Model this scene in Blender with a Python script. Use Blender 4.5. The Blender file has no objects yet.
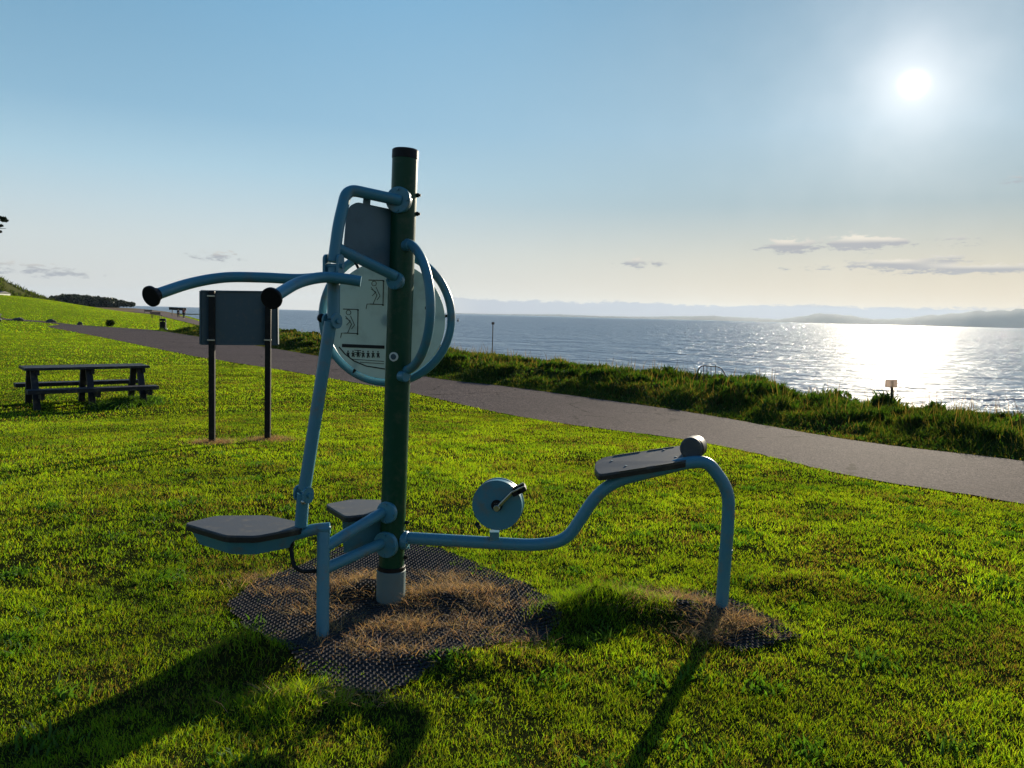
import bpy, bmesh, math, random
import numpy as np
from mathutils import Vector, Matrix, noise as mnoise

random.seed(7)
rng = np.random.default_rng(11)
S = bpy.context.scene
COL = S.collection

# ------------------------------------------------------------------ camera
W, H, FPX = 1024, 768, 769.0
CAMZ = 1.55
PITCH = math.atan(69.0 / FPX)
ROLL = 0.0252
cp, sp = math.cos(PITCH), math.sin(PITCH)
F = np.array([0, cp, -sp]); R0 = np.array([1.0, 0, 0]); U0 = np.array([0, sp, cp])
Rv = R0 * math.cos(ROLL) + U0 * math.sin(ROLL)
Uv = U0 * math.cos(ROLL) - R0 * math.sin(ROLL)
cam_d = bpy.data.cameras.new('camera'); cam = bpy.data.objects.new('camera', cam_d); COL.objects.link(cam)
cam_d.sensor_width = 36.0; cam_d.lens = FPX / W * 36.0
cam_d.clip_start = 0.05; cam_d.clip_end = 60000
cam.matrix_world = Matrix(((Rv[0], Uv[0], -F[0], 0), (Rv[1], Uv[1], -F[1], 0), (Rv[2], Uv[2], -F[2], CAMZ), (0, 0, 0, 1)))
S.camera = cam

def ray(px, py):
    d = F + Rv * ((px - W / 2) / FPX) + Uv * ((H / 2 - py) / FPX)
    return d / np.linalg.norm(d)
def at(px, py, Y):
    d = ray(px, py); t = Y / d[1]
    return Vector((d[0] * t, Y, CAMZ + d[2] * t))

# ------------------------------------------------------------------ light
sd = ray(914, 84)
SUN_EL = math.asin(sd[2]); SUN_AZ = math.atan2(sd[0], sd[1])
EXPOSURE = 0.6
SKY_STRENGTH = 0.055
K = 2 ** -EXPOSURE
SUN_STRENGTH = 5.0
S.view_settings.view_transform = 'Standard'; S.view_settings.look = 'None'
S.view_settings.gamma = 1.0; S.view_settings.use_curve_mapping = False
S.view_settings.exposure = EXPOSURE
S.render.film_transparent = False
S.cycles.use_denoising = True
S.cycles.max_bounces = 8; S.cycles.transparent_max_bounces = 8
S.cycles.diffuse_bounces = 3; S.cycles.glossy_bounces = 3; S.cycles.transmission_bounces = 4
S.cycles.volume_bounces = 0
S.cycles.sample_clamp_indirect = 6.0

sun_l = bpy.data.lights.new('sun_lamp', 'SUN'); sun = bpy.data.objects.new('sun_lamp', sun_l); COL.objects.link(sun)
sun_l.energy = SUN_STRENGTH; sun_l.angle = math.radians(0.6); sun_l.color = (1.0, 0.88, 0.68)
sun.rotation_euler = Vector(tuple(-sd)).to_track_quat('-Z', 'Y').to_euler()

world = bpy.data.worlds.new('World'); S.world = world; world.use_nodes = True
NT = world.node_tree; NT.nodes.clear()
class N:
    """small node helper"""
    def __init__(s, nt): s.nt = nt
    def n(s, t, **kw):
        nd = s.nt.nodes.new(t)
        for k, v in kw.items(): setattr(nd, k, v)
        return nd
    def l(s, a, b): s.nt.links.new(a, b)
    def put(s, inp, v):
        if isinstance(v, bpy.types.NodeSocket): s.l(v, inp)
        else: inp.default_value = v
    def m(s, op, a, b=0.0, c=0.0, clamp=False):
        nd = s.n('ShaderNodeMath', operation=op); nd.use_clamp = clamp
        s.put(nd.inputs[0], a); s.put(nd.inputs[1], b); s.put(nd.inputs[2], c)
        return nd.outputs[0]
    def ss(s, a, b, v):
        nd = s.n('ShaderNodeMapRange', interpolation_type='SMOOTHSTEP')
        s.put(nd.inputs[0], v); nd.inputs[1].default_value = a; nd.inputs[2].default_value = b
        nd.inputs[3].default_value = 0; nd.inputs[4].default_value = 1
        return nd.outputs[0]
    def mix(s, fac, a, b, blend='MIX'):
        nd = s.n('ShaderNodeMix', data_type='RGBA', blend_type=blend)
        s.put(nd.inputs[0], fac); s.put(nd.inputs[6], a if isinstance(a, bpy.types.NodeSocket) else (*a, 1)); s.put(nd.inputs[7], b if isinstance(b, bpy.types.NodeSocket) else (*b, 1))
        return nd.outputs[2]
    def noise(s, vec, scale, detail=4, rough=0.5, dist=0.0):
        nd = s.n('ShaderNodeTexNoise'); s.l(vec, nd.inputs['Vector'])
        nd.inputs['Scale'].default_value = scale; nd.inputs['Detail'].default_value = detail
        nd.inputs['Roughness'].default_value = rough; nd.inputs['Distortion'].default_value = dist
        return nd.outputs['Fac']

w = N(NT)
sky = w.n('ShaderNodeTexSky', sky_type='NISHITA'); sky.sun_disc = False
sky.sun_elevation = SUN_EL; sky.sun_rotation = SUN_AZ
sky.altitude = 0; sky.air_density = 1.0; sky.dust_density = 0.6; sky.ozone_density = 1.6
tc = w.n('ShaderNodeTexCoord'); DIR = tc.outputs['Generated']
sep = w.n('ShaderNodeSeparateXYZ'); w.l(DIR, sep.inputs[0])
az = w.m('ARCTAN2', sep.outputs[0], sep.outputs[1]); el = w.m('ARCSINE', sep.outputs[2])
dot = w.n('ShaderNodeVectorMath', operation='DOT_PRODUCT'); w.l(DIR, dot.inputs[0]); dot.inputs[1].default_value = tuple(sd)
ang = w.m('ARCCOSINE', w.m('MINIMUM', dot.outputs['Value'], 0.9999999))
# the sky's own colour: compress the very bright part round the sun, keep the blue above
hsv = w.n('ShaderNodeHueSaturation'); w.l(sky.outputs[0], hsv.inputs['Color']); hsv.inputs['Saturation'].default_value = 1.0
skycol = hsv.outputs[0]
nsc = w.n('ShaderNodeVectorMath', operation='SCALE'); w.l(skycol, nsc.inputs[0]); nsc.inputs['Scale'].default_value = SKY_STRENGTH
den = w.n('ShaderNodeVectorMath', operation='ADD'); w.l(nsc.outputs[0], den.inputs[0]); den.inputs[1].default_value = (1, 1, 1)
ncp = w.n('ShaderNodeVectorMath', operation='DIVIDE'); w.l(nsc.outputs[0], ncp.inputs[0]); w.l(den.outputs[0], ncp.inputs[1])
def lin(r, g, b): return tuple(((c / 255 + .055) / 1.055) ** 2.4 for c in (r, g, b))
def ramp(stops):
    rp = w.n('ShaderNodeValToRGB'); w.l(w.m('DIVIDE', el, math.radians(90)), rp.inputs[0]); e_ = rp.color_ramp.elements
    for i, (deg, c) in enumerate(stops):
        q = e_[i] if i < 2 else e_.new(deg / 90)
        q.position = deg / 90; q.color = (*lin(*c), 1)
    return rp.outputs[0]
airA = ramp([(0, (216, 212, 205)), (90, (30, 70, 135)), (4.5, (203, 213, 214)), (9.5, (172, 205, 222)), (13, (147, 190, 217)), (25, (116, 175, 216)), (45, (55, 115, 180))])
airB = ramp([(0, (233, 209, 174)), (90, (30, 70, 135)), (4.0, (205, 197, 176)), (8, (152, 172, 178)), (13, (158, 186, 202)), (25, (108, 145, 170)), (45, (70, 118, 170))])
air = w.mix(w.ss(-0.45, 0.68, az), airA, airB)
# the sky opposite the sun is deeper
back = w.m('SUBTRACT', 1.0, w.m('MULTIPLY', w.ss(0.85, 2.2, w.m('ABSOLUTE', w.m('SUBTRACT', az, 0.1))), 0.36))
back = w.m('MULTIPLY', back, w.m('SUBTRACT', 1.0, w.m('MULTIPLY', w.m('MULTIPLY', w.m('SUBTRACT', 1.0, w.ss(-0.62, 0.0, az)), w.ss(0.10, 0.36, el)), 0.20)))
air2 = w.n('ShaderNodeVectorMath', operation='SCALE'); w.l(air, air2.inputs[0]); w.l(back, air2.inputs['Scale'])
SKYMIX = w.mix(0.96, ncp.outputs[0], air2.outputs[0])
# cloud cover, in azimuth and elevation
def azel(px, py):
    d = ray(px, py); return math.atan2(d[0], d[1]), math.asin(d[2])
cv = w.n('ShaderNodeCombineXYZ'); w.l(w.m('MULTIPLY', az, 1.0), cv.inputs[0]); w.l(w.m('MULTIPLY', el, 3.2), cv.inputs[1])
nz = w.noise(cv.outputs[0], 62, 7, 0.66); nz2 = w.noise(cv.outputs[0], 9, 4, 0.55)
clouds = [(787,246,25,6,1.0),(855,243,27,6.5,1.05),(896,242,18,3.5,.62),(958,240,20,5,.55),(892,263,34,3.2,.85),(968,269,66,4.2,.95),
          (948,258,24,3,.6),(640,263,26,4.5,.75),(216,256,26,5.5,.6),(24,267,52,5,.55),(60,275,30,3,.35),(800,268,60,3,.35),(1020,178,14,4,.5)]
cover = None; shade_up = None
for (cx, cy, rx, ry, a) in clouds:
    A, E = azel(cx, cy)
    dx = w.m('DIVIDE', w.m('SUBTRACT', az, A), rx / FPX * 1.05); dy = w.m('DIVIDE', w.m('SUBTRACT', el, E), ry / FPX * 1.3)
    r2 = w.m('ADD', w.m('MULTIPLY', dx, dx), w.m('MULTIPLY', dy, dy))
    g = w.m('MULTIPLY', w.m('EXPONENT', w.m('MULTIPLY', r2, -1.1)), a)
    cover = g if cover is None else w.m('ADD', cover, g)
    up = w.m('MULTIPLY', g, dy)
    shade_up = up if shade_up is None else w.m('ADD', shade_up, up)
cl = w.ss(0.34, 0.75, w.m('ADD', cover, w.m('MULTIPLY', w.m('SUBTRACT', nz, 0.5), 2.4)))
cl = w.m('MULTIPLY', cl, w.ss(0.02, 0.25, cover))
# low bank of cloud along the sea horizon
topel = w.m('ADD', 0.021, w.m('ADD', w.m('MULTIPLY', w.m('SUBTRACT', nz2, 0.5), 0.020), w.m('MULTIPLY', w.m('SUBTRACT', nz, 0.5), 0.014)))
bank = w.ss(0.0, 0.0032, w.m('SUBTRACT', topel, el))
bank = w.m('MULTIPLY', bank, w.m('MULTIPLY', w.ss(-0.18, -0.02, az), w.m('SUBTRACT', 1.0, w.ss(0.5, 0.62, az))))
bank = w.m('MULTIPLY', bank, 0.92)
bg1 = w.n('ShaderNodeBackground'); w.l(SKYMIX, bg1.inputs[0]); bg1.inputs[1].default_value = K * 1.07
CLK = w.mix(w.ss(-0.12, 0.55, shade_up), (0.34, 0.35, 0.39), (0.88, 0.80, 0.66))
bg2 = w.n('ShaderNodeBackground'); w.l(CLK, bg2.inputs[0]); bg2.inputs[1].default_value = K
bg3 = w.n('ShaderNodeBackground'); bg3.inputs[0].default_value = (0.37, 0.38, 0.45, 1); bg3.inputs[1].default_value = K
# the sun itself and its glow in the air
ang = w.m('MULTIPLY', ang, w.m('ADD', 0.72, w.m('MULTIPLY', w.noise(DIR, 22, 2, .5), 0.56)))
disc = w.m('MULTIPLY', w.m('SUBTRACT', 1.0, w.ss(0.001, 0.021, ang)), 0.40)
glow = w.m('ADD', w.m('MULTIPLY', w.m('EXPONENT', w.m('MULTIPLY', ang, -22.0)), 0.42), w.m('MULTIPLY', w.m('EXPONENT', w.m('MULTIPLY', ang, -8.0)), 0.11))
bg4 = w.n('ShaderNodeBackground'); bg4.inputs[0].default_value = (1.0, 0.87, 0.78, 1); w.l(w.m('ADD', disc, glow), bg4.inputs[1])
mx1 = w.n('ShaderNodeMixShader'); w.l(bank, mx1.inputs[0]); w.l(bg1.outputs[0], mx1.inputs[1]); w.l(bg3.outputs[0], mx1.inputs[2])
mx2 = w.n('ShaderNodeMixShader'); w.l(w.m('MULTIPLY', cl, 0.85), mx2.inputs[0]); w.l(mx1.outputs[0], mx2.inputs[1]); w.l(bg2.outputs[0], mx2.inputs[2])
ad = w.n('ShaderNodeAddShader'); w.l(mx2.outputs[0], ad.inputs[0]); w.l(bg4.outputs[0], ad.inputs[1])
wo = w.n('ShaderNodeOutputWorld'); w.l(ad.outputs[0], wo.inputs[0])

# ------------------------------------------------------------------ materials
def new_mat(name):
    m = bpy.data.materials.new(name); m.use_nodes = True; m.node_tree.nodes.clear()
    q = N(m.node_tree); out = q.n('ShaderNodeOutputMaterial')
    return m, q, out
def obj_co(q):
    return q.n('ShaderNodeTexCoord').outputs['Object']
def principled(q, out, col, rough=0.5, metal=0.0, spec=0.5):
    b = q.n('ShaderNodeBsdfPrincipled'); q.put(b.inputs['Base Color'], col if isinstance(col, bpy.types.NodeSocket) else (*col, 1))
    q.put(b.inputs['Roughness'], rough); b.inputs['Metallic'].default_value = metal
    b.inputs['Specular IOR Level'].default_value = spec
    q.l(b.outputs[0], out.inputs[0]); return b
def bump(q, b, h, strength=0.3, dist=0.01):
    n = q.n('ShaderNodeBump'); n.inputs['Strength'].default_value = strength; n.inputs['Distance'].default_value = dist
    q.l(h, n.inputs['Height']); q.l(n.outputs[0], b.inputs['Normal'])

def paint(name, c, rough=0.35, wear=0.12, scale=14, metal=0.0, dirt=(0.20, 0.17, 0.12), spec=0.5):
    m, q, out = new_mat(name); co = obj_co(q)
    f = q.noise(co, scale, 6, 0.6); f2 = q.noise(co, scale * 9, 3, 0.6)
    col = q.mix(q.m('MULTIPLY', q.ss(0.5, 0.8, f), wear * 2.2), c, dirt)
    col = q.mix(q.m('MULTIPLY', q.ss(0.62, 0.8, f2), wear), col, tuple(min(1, x * 1.5) for x in c))
    b = principled(q, out, col, q.m('ADD', rough - .06, q.m('MULTIPLY', f, 0.16)), metal, spec)
    bump(q, b, f2, 0.08, 0.002); return m
M = {}
M['teal'] = paint('teal_grey_paint', (0.065, 0.235, 0.325), 0.36, 0.40, 9)
M['green'] = paint('dark_green_paint', (0.006, 0.060, 0.030), 0.34, spec=0.25)
M['black'] = paint('black_plastic', (0.009, 0.009, 0.011), 0.5, 0.06, spec=0.25)
M['rubber'] = paint('grey_rubber_pad', (0.060, 0.064, 0.072), 0.6, 0.3)
M['darkedge'] = paint('dark_pad_edge', (0.015, 0.013, 0.012), 0.5)
M['steel'] = paint('bare_steel', (0.55, 0.53, 0.48), 0.28, 0.1, metal=1.0)
M['galv'] = paint('weathered_base_sleeve', (0.13, 0.19, 0.20), 0.6, 0.3)
M['signback'] = paint('blue_grey_board', (0.045, 0.085, 0.12), 0.5)
M['wood_dark'] = paint('dark_recycled_plank', (0.020, 0.022, 0.030), 0.6, 0.25, 6, spec=0.3)
M['white'] = paint('white_render', (0.75, 0.74, 0.70), 0.8)
M['slate'] = paint('slate_roof', (0.08, 0.08, 0.09), 0.7)
M['glassdark'] = paint('dark_glass', (0.02, 0.03, 0.04), 0.1)
M['rust'] = paint('rusty_iron', (0.06, 0.035, 0.025), 0.7, 0.4)

M['skin'] = paint('skin', (0.45, 0.28, 0.2), 0.6, 0.02)
M['cloth_dark'] = paint('dark_cloth', (0.03, 0.03, 0.045), 0.9, 0.05)
M['cloth_red'] = paint('dull_red_cloth', (0.22, 0.03, 0.03), 0.9, 0.05)
M['hair'] = paint('dark_hair', (0.03, 0.02, 0.015), 0.8, 0.02)
M['bark'] = paint('bark', (0.08, 0.06, 0.045), 0.9, 0.3)
M['stone'] = paint('dark_stone', (0.07, 0.065, 0.062), 0.85, 0.3, 5)
M['ink'] = paint('black_print', (0.01, 0.012, 0.014), 0.6, 0.02)

def panel_mat(name, c, tr):
    m, q, out = new_mat(name); co = obj_co(q)
    col = q.mix(q.ss(0.45, 0.75, q.noise(co, 9, 5, .6)), c, tuple(x * 0.8 for x in c))
    d = q.n('ShaderNodeBsdfPrincipled'); q.l(col, d.inputs['Base Color']); d.inputs['Roughness'].default_value = 0.35
    t = q.n('ShaderNodeBsdfTranslucent'); q.l(col, t.inputs[0])
    mx = q.n('ShaderNodeMixShader'); mx.inputs[0].default_value = tr
    q.l(d.outputs[0], mx.inputs[1]); q.l(t.outputs[0], mx.inputs[2]); q.l(mx.outputs[0], out.inputs[0]); return m
M['panel'] = panel_mat('pale_instruction_plastic', (0.50, 0.62, 0.62), 0.22)
M['backpanel'] = panel_mat('grey_blue_plastic', (0.11, 0.19, 0.24), 0.30)

M['redsign'] = panel_mat('faded_red_sign', (0.74, 0.64, 0.57), 0.6)
def leaf_mat(name, trans=0.5, sat=(1.45, 1.55, 0.55), gloss=0.05, rough=0.45):
    m, q, out = new_mat(name)
    a = q.n('ShaderNodeAttribute'); a.attribute_name = 'Col'
    d = q.n('ShaderNodeBsdfDiffuse'); q.l(a.outputs['Color'], d.inputs[0])
    tcol = q.mix(1.0, a.outputs['Color'], sat, 'MULTIPLY')
    t = q.n('ShaderNodeBsdfTranslucent'); q.l(tcol, t.inputs[0])
    mx = q.n('ShaderNodeMixShader'); mx.inputs[0].default_value = trans
    q.l(d.outputs[0], mx.inputs[1]); q.l(t.outputs[0], mx.inputs[2])
    g = q.n('ShaderNodeBsdfGlossy'); g.inputs['Roughness'].default_value = rough; g.inputs[0].default_value = (1, 1, 1, 1)
    m2 = q.n('ShaderNodeMixShader'); m2.inputs[0].default_value = gloss
    q.l(mx.outputs[0], m2.inputs[1]); q.l(g.outputs[0], m2.inputs[2]); q.l(m2.outputs[0], out.inputs[0]); return m
M['grass'] = leaf_mat('grass_blade', 0.55, (1.8, 1.6, 0.4), 0.008, 0.6)
M['straw'] = leaf_mat('dead_grass_blade', 0.4, (1.15, 1.0, 0.75), 0.02, 0.6)
M['leaf'] = leaf_mat('weed_leaf', 0.5, (1.7, 1.65, 0.4), 0.012, 0.6)
M['pine'] = leaf_mat('pine_leaf', 0.15, (1.2, 1.3, 0.6), 0.03)

def ground_mat():
    m, q, out = new_mat('ground_soil_and_turf'); co = obj_co(q)
    a = q.n('ShaderNodeAttribute'); a.attribute_name = 'Col'
    f = q.noise(co, 30, 6, .65); f2 = q.noise(co, 1.3, 5, .6)
    col = q.mix(q.m('MULTIPLY', f, .7), a.outputs['Color'], q.mix(1.0, a.outputs['Color'], (0.45, 0.4, 0.4), 'MULTIPLY'))
    col = q.mix(q.m('MULTIPLY', q.ss(.4, .7, f2), .3), col, q.mix(1.0, a.outputs['Color'], (1.5, 1.3, 0.9), 'MULTIPLY'))
    b = principled(q, out, col, 1.0, 0, 0.0)
    bump(q, b, q.noise(co, 60, 4, .7), 0.5, 0.02); return m
M['ground'] = ground_mat()

def asphalt():
    m, q, out = new_mat('asphalt'); co = obj_co(q)
    v = q.n('ShaderNodeTexVoronoi'); q.l(co, v.inputs['Vector']); v.inputs['Scale'].default_value = 55
    f2 = q.noise(co, 0.6, 6, .65); f3 = q.noise(co, 120, 3, .7)
    vc = q.n('ShaderNodeSeparateColor'); q.l(v.outputs['Color'], vc.inputs[0])
    col = q.mix(q.ss(.2, .95, vc.outputs[0]), (0.045, 0.038, 0.041), (0.200, 0.157, 0.144))
    col = q.mix(q.m('MULTIPLY', q.ss(.35, .7, f2), .5), col, (0.080, 0.064, 0.061))
    vc2 = q.n('ShaderNodeTexVoronoi', feature='DISTANCE_TO_EDGE'); q.l(co, vc2.inputs['Vector']); vc2.inputs['Scale'].default_value = 0.55
    wv = q.noise(co, 2.5, 5, .6); crack = q.m('SUBTRACT', 1.0, q.ss(0.0, 0.012, q.m('ADD', vc2.outputs['Distance'], q.m('MULTIPLY', q.m('SUBTRACT', wv, 0.5), 0.12))))
    crack = q.m('MULTIPLY', crack, q.ss(.48, .56, q.noise(co, .35, 3, .5)))
    col = q.mix(q.m('MULTIPLY', crack, .8), col, (0.012, 0.010, 0.009))
    stain = q.ss(.58, .72, q.noise(co, 1.1, 6, .7)); col = q.mix(q.m('MULTIPLY', stain, .45), col, (0.145, 0.108, 0.088))
    b = principled(q, out, col, q.m('ADD', .75, q.m('MULTIPLY', f3, .2)), 0, 0.02)
    bump(q, b, q.m('ADD', v.outputs['Distance'], f3), 0.7, 0.006); return m
M['asphalt'] = asphalt()

def water():
    m, q, out = new_mat('sea_water'); co = obj_co(q)
    mp = q.n('ShaderNodeMapping'); q.l(co, mp.inputs[0]); mp.inputs['Rotation'].default_value = (0, 0, math.radians(-20)); mp.inputs['Scale'].default_value = (0.55, 1, 1)
    a = q.noise(mp.outputs[0], 0.42, 4, .55, 0.4); b2 = q.noise(mp.outputs[0], 0.075, 3, .55); b3 = q.noise(mp.outputs[0], 0.016, 3, .6)
    patch = q.noise(mp.outputs[0], 0.010, 5, .65)
    h = q.m('ADD', q.m('ADD', q.m('MULTIPLY', a, 1.7), q.m('MULTIPLY', b2, 2.4)), q.m('MULTIPLY', b3, 3.0))
    n = q.n('ShaderNodeBump'); n.inputs['Strength'].default_value = 1.0; n.inputs['Distance'].default_value = 1.5; q.l(h, n.inputs['Height'])
    def lobe(rough, ior_level):
        b = q.n('ShaderNodeBsdfPrincipled'); b.inputs['Base Color'].default_value = (0.10, 0.165, 0.225, 1); q.put(b.inputs['Roughness'], rough)
        b.inputs['IOR'].default_value = 1.33; b.inputs['Specular IOR Level'].default_value = ior_level; q.l(n.outputs[0], b.inputs['Normal']); return b.outputs[0]
    mx = q.n('ShaderNodeMixShader'); mx.inputs[0].default_value = 0.66
    q.l(lobe(q.m('ADD', .04, q.m('MULTIPLY', patch, .05)), 0.36), mx.inputs[1]); q.l(lobe(0.30, 0.05), mx.inputs[2])
    df = q.n('ShaderNodeBsdfDiffuse'); df.inputs[0].default_value = (0.25, 0.345, 0.44, 1); q.l(n.outputs[0], df.inputs['Normal'])
    m3 = q.n('ShaderNodeMixShader'); m3.inputs[0].default_value = 0.75; q.l(mx.outputs[0], m3.inputs[1]); q.l(df.outputs[0], m3.inputs[2]); q.l(m3.outputs[0], out.inputs[0]); return m
M['water'] = water()
def matte(name, c, s=0.002, c2=None):
    m, q, out = new_mat(name); co = obj_co(q)
    col = q.mix(q.ss(.35, .65, q.noise(co, s, 6, .6)), c, c2 or tuple(x * .7 for x in c))
    principled(q, out, col, .95, 0, .05); return m
M['hills'] = matte('far_hill', (0.035, 0.045, 0.05), 0.002)
M['rubbermat'] = paint('black_rubber_mat', (0.060, 0.057, 0.060), 0.85, 0.3, 20, dirt=(0.07, 0.05, 0.035), spec=0.05)

# ------------------------------------------------------------------ object helpers
def tag(o, label=None, cat=None, group=None, kind=None):
    if label: o['label'] = label
    if cat: o['category'] = cat
    if group: o['group'] = group
    if kind: o['kind'] = kind
    return o
def empty(name, loc=(0, 0, 0), rz=0):
    o = bpy.data.objects.new(name, None); COL.objects.link(o); o.location = loc; o.rotation_euler = (0, 0, rz)
    o.empty_display_size = 0.1; return o
def link(name, me, mat, parent=None, smooth=False):
    o = bpy.data.objects.new(name, me); COL.objects.link(o)
    if mat is not None: me.materials.append(mat)
    if parent is not None:
        o.parent = parent
        # children are written in world coordinates
        mw = Matrix.Identity(4); p = parent
        chain = []
        while p: chain.append(p); p = p.parent
        for p in reversed(chain): mw = mw @ p.matrix_parent_inverse @ p.matrix_basis
        o.matrix_parent_inverse = mw.inverted()
    if smooth:
        me.polygons.foreach_set('use_smooth', [True] * len(me.polygons))
    return o
class MB:
    def __init__(s): s.v = []; s.f = []; s.sm = []
    def add(s, V, Fc, smooth=False):
        o = len(s.v); s.v += [tuple(p) for p in V]
        for f in Fc: s.f.append(tuple(i + o for i in f)); s.sm.append(smooth)
    def box(s, c, size, rot=None, bev=0.0):
        bm = bmesh.new(); bmesh.ops.create_cube(bm, size=1.0)
        for v in bm.verts: v.co = Vector((v.co.x * size[0], v.co.y * size[1], v.co.z * size[2]))
        if bev > 0: bmesh.ops.bevel(bm, geom=bm.edges[:], offset=bev, segments=2, affect='EDGES', profile=0.5)
        mt = rot if rot is not None else Matrix.Identity(3)
        bm.verts.ensure_lookup_table(); 
        V = [mt @ v.co + Vector(c) for v in bm.verts]; s.add(V, [[v.index for v in f.verts] for f in bm.faces]); bm.free()
    def bar(s, a, b, wd, ht, up=(0, 0, 1), bev=0.0):
        a = Vector(a); b = Vector(b); x = (b - a); L = x.length; x.normalize(); u = Vector(up)
        y = u.cross(x).normalized(); z = x.cross(y)
        s.box((a + b) / 2, (L, wd, ht), Matrix((x, y, z)).transposed(), bev)
    def tube(s, pts, r, n=16, closed=False, cap=True, smooth=True, r2=None):
        P = [Vector(p) for p in pts]; k = len(P)
        T = []
        for i in range(k):
            if closed: t = P[(i + 1) % k] - P[i - 1]
            else: t = P[min(i + 1, k - 1)] - P[max(i - 1, 0)]
            T.append(t.normalized())
        nrm = T[0].orthogonal().normalized(); V = []
        for i in range(k):
            nrm = (nrm - T[i] * nrm.dot(T[i])).normalized(); bn = T[i].cross(nrm)
            rr = r if r2 is None else r + (r2 - r) * i / (k - 1)
            for j in range(n):
                a = 2 * math.pi * j / n; V.append(P[i] + nrm * math.cos(a) * rr + bn * math.sin(a) * rr)
        Fc = []
        for i in range(k if closed else k - 1):
            i2 = (i + 1) % k
            for j in range(n): Fc.append((i * n + j, i * n + (j + 1) % n, i2 * n + (j + 1) % n, i2 * n + j))
        s.add(V, Fc, smooth)
        if cap and not closed:
            s.add(V[:n], [tuple(reversed(range(n)))]); s.add(V[-n:], [tuple(range(n))])
    def cyl(s, a, b, r, n=24, bev=0.0, r2=None):
        a = Vector(a); b = Vector(b); d = (b - a).normalized(); rb = r if r2 is None else r2
        if bev: pts = [(a, r - bev), (a + d * bev, r), (b - d * bev, rb), (b, rb - bev)]
        else: pts = [(a, r), (b, rb)]
        nn = d.orthogonal().normalized(); bn = d.cross(nn); V = []
        for p, rr in pts:
            for j in range(n):
                t = 2 * math.pi * j / n; V.append(p + nn * math.cos(t) * rr + bn * math.sin(t) * rr)
        for i in range(len(pts) - 1):
            s.add(V[i * n:(i + 2) * n], [(j, (j + 1) % n, n + (j + 1) % n, n + j) for j in range(n)], True)
        s.add(V[:n], [tuple(reversed(range(n)))]); s.add(V[-n:], [tuple(range(n))])
    def prism(s, poly, off):
        """polygon (list of 3d points) extruded by the vector off"""
        n = len(poly); off = Vector(off); V = [Vector(p) for p in poly] + [Vector(p) + off for p in poly]
        s.add(V, [tuple(reversed(range(n))), tuple(range(n, 2 * n))] + [(i, (i + 1) % n, n + (i + 1) % n, n + i) for i in range(n)])
    def ball(s, c, r, sc=(1, 1, 1), n=12):
        bm = bmesh.new(); bmesh.ops.create_uvsphere(bm, u_segments=n, v_segments=max(6, n * 2 // 3), radius=r)
        bm.verts.ensure_lookup_table()
        s.add([Vector((v.co.x * sc[0], v.co.y * sc[1], v.co.z * sc[2])) + Vector(c) for v in bm.verts], [[v.index for v in f.verts] for f in bm.faces], True); bm.free()
    def build(s, name, mat, parent=None):
        me = bpy.data.meshes.new(name); me.from_pydata([tuple(v) for v in s.v], [], s.f)
        me.polygons.foreach_set('use_smooth', s.sm)
        bm = bmesh.new(); bm.from_mesh(me); bmesh.ops.recalc_face_normals(bm, faces=bm.faces[:]); bm.to_mesh(me); bm.free()
        me.update(); return link(name, me, mat, parent)
def fillet(pts, rad, seg=8):
    """polyline with rounded corners"""
    P = [Vector(p) for p in pts]; out = [P[0]]
    for i in range(1, len(P) - 1):
        a, b, c = P[i - 1], P[i], P[i + 1]; u = (a - b); v = (c - b)
        r = rad[i] if isinstance(rad, (list, tuple)) else rad
        r = min(r, u.length * .49, v.length * .49)
        if r <= 1e-4: out.append(b); continue
        p0 = b + u.normalized() * r; p2 = b + v.normalized() * r
        for k in range(seg + 1):
            t = k / seg; out.append(p0 * (1 - t) ** 2 + b * 2 * t * (1 - t) + p2 * t * t)
    out.append(P[-1]); return out
def smooth_path(pts, seg=6):
    P = [Vector(p) for p in pts]; P = [P[0] * 2 - P[1]] + P + [P[-1] * 2 - P[-2]]; out = []
    for i in range(1, len(P) - 2):
        for k in range(seg):
            t = k / seg; a, b, c, d = P[i - 1:i + 3]
            out.append(0.5 * ((2 * b) + (c - a) * t + (2 * a - 5 * b + 4 * c - d) * t * t + (3 * b - a - 3 * c + d) * t ** 3))
    out.append(P[-2]); return out

# ------------------------------------------------------------------ the lie of the land
def sm(a, b, v):
    t = np.clip((v - a) / (b - a), 0, 1); return t * t * (3 - 2 * t)
def base_z(x, y):
    d = np.hypot(x, y)
    z = -0.42 * sm(4.5, 17, d)
    u = -(x + 0.45 * y)
    z = z + 3.35 * sm(0, 34, u) * sm(66, 130, y) * (1 - sm(150, 240, y))
    return z
def hit(px, py, zf=base_z, add=0.0):
    """where the line of sight through a pixel of the photo meets the land"""
    d = ray(px, py); t0 = 1.0; z = 0.0
    for _ in range(60):
        t = (z + add - CAMZ) / d[2] if d[2] < -1e-4 else 400
        x, y = d[0] * t, d[1] * t; z = 0.5 * z + 0.5 * float(zf(np.array(x), np.array(y)))
    return np.array([x, y])
def flat(px, py, z):
    d = ray(px, py); t = (z - CAMZ) / d[2]; return np.array([d[0] * t, d[1] * t])

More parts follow.
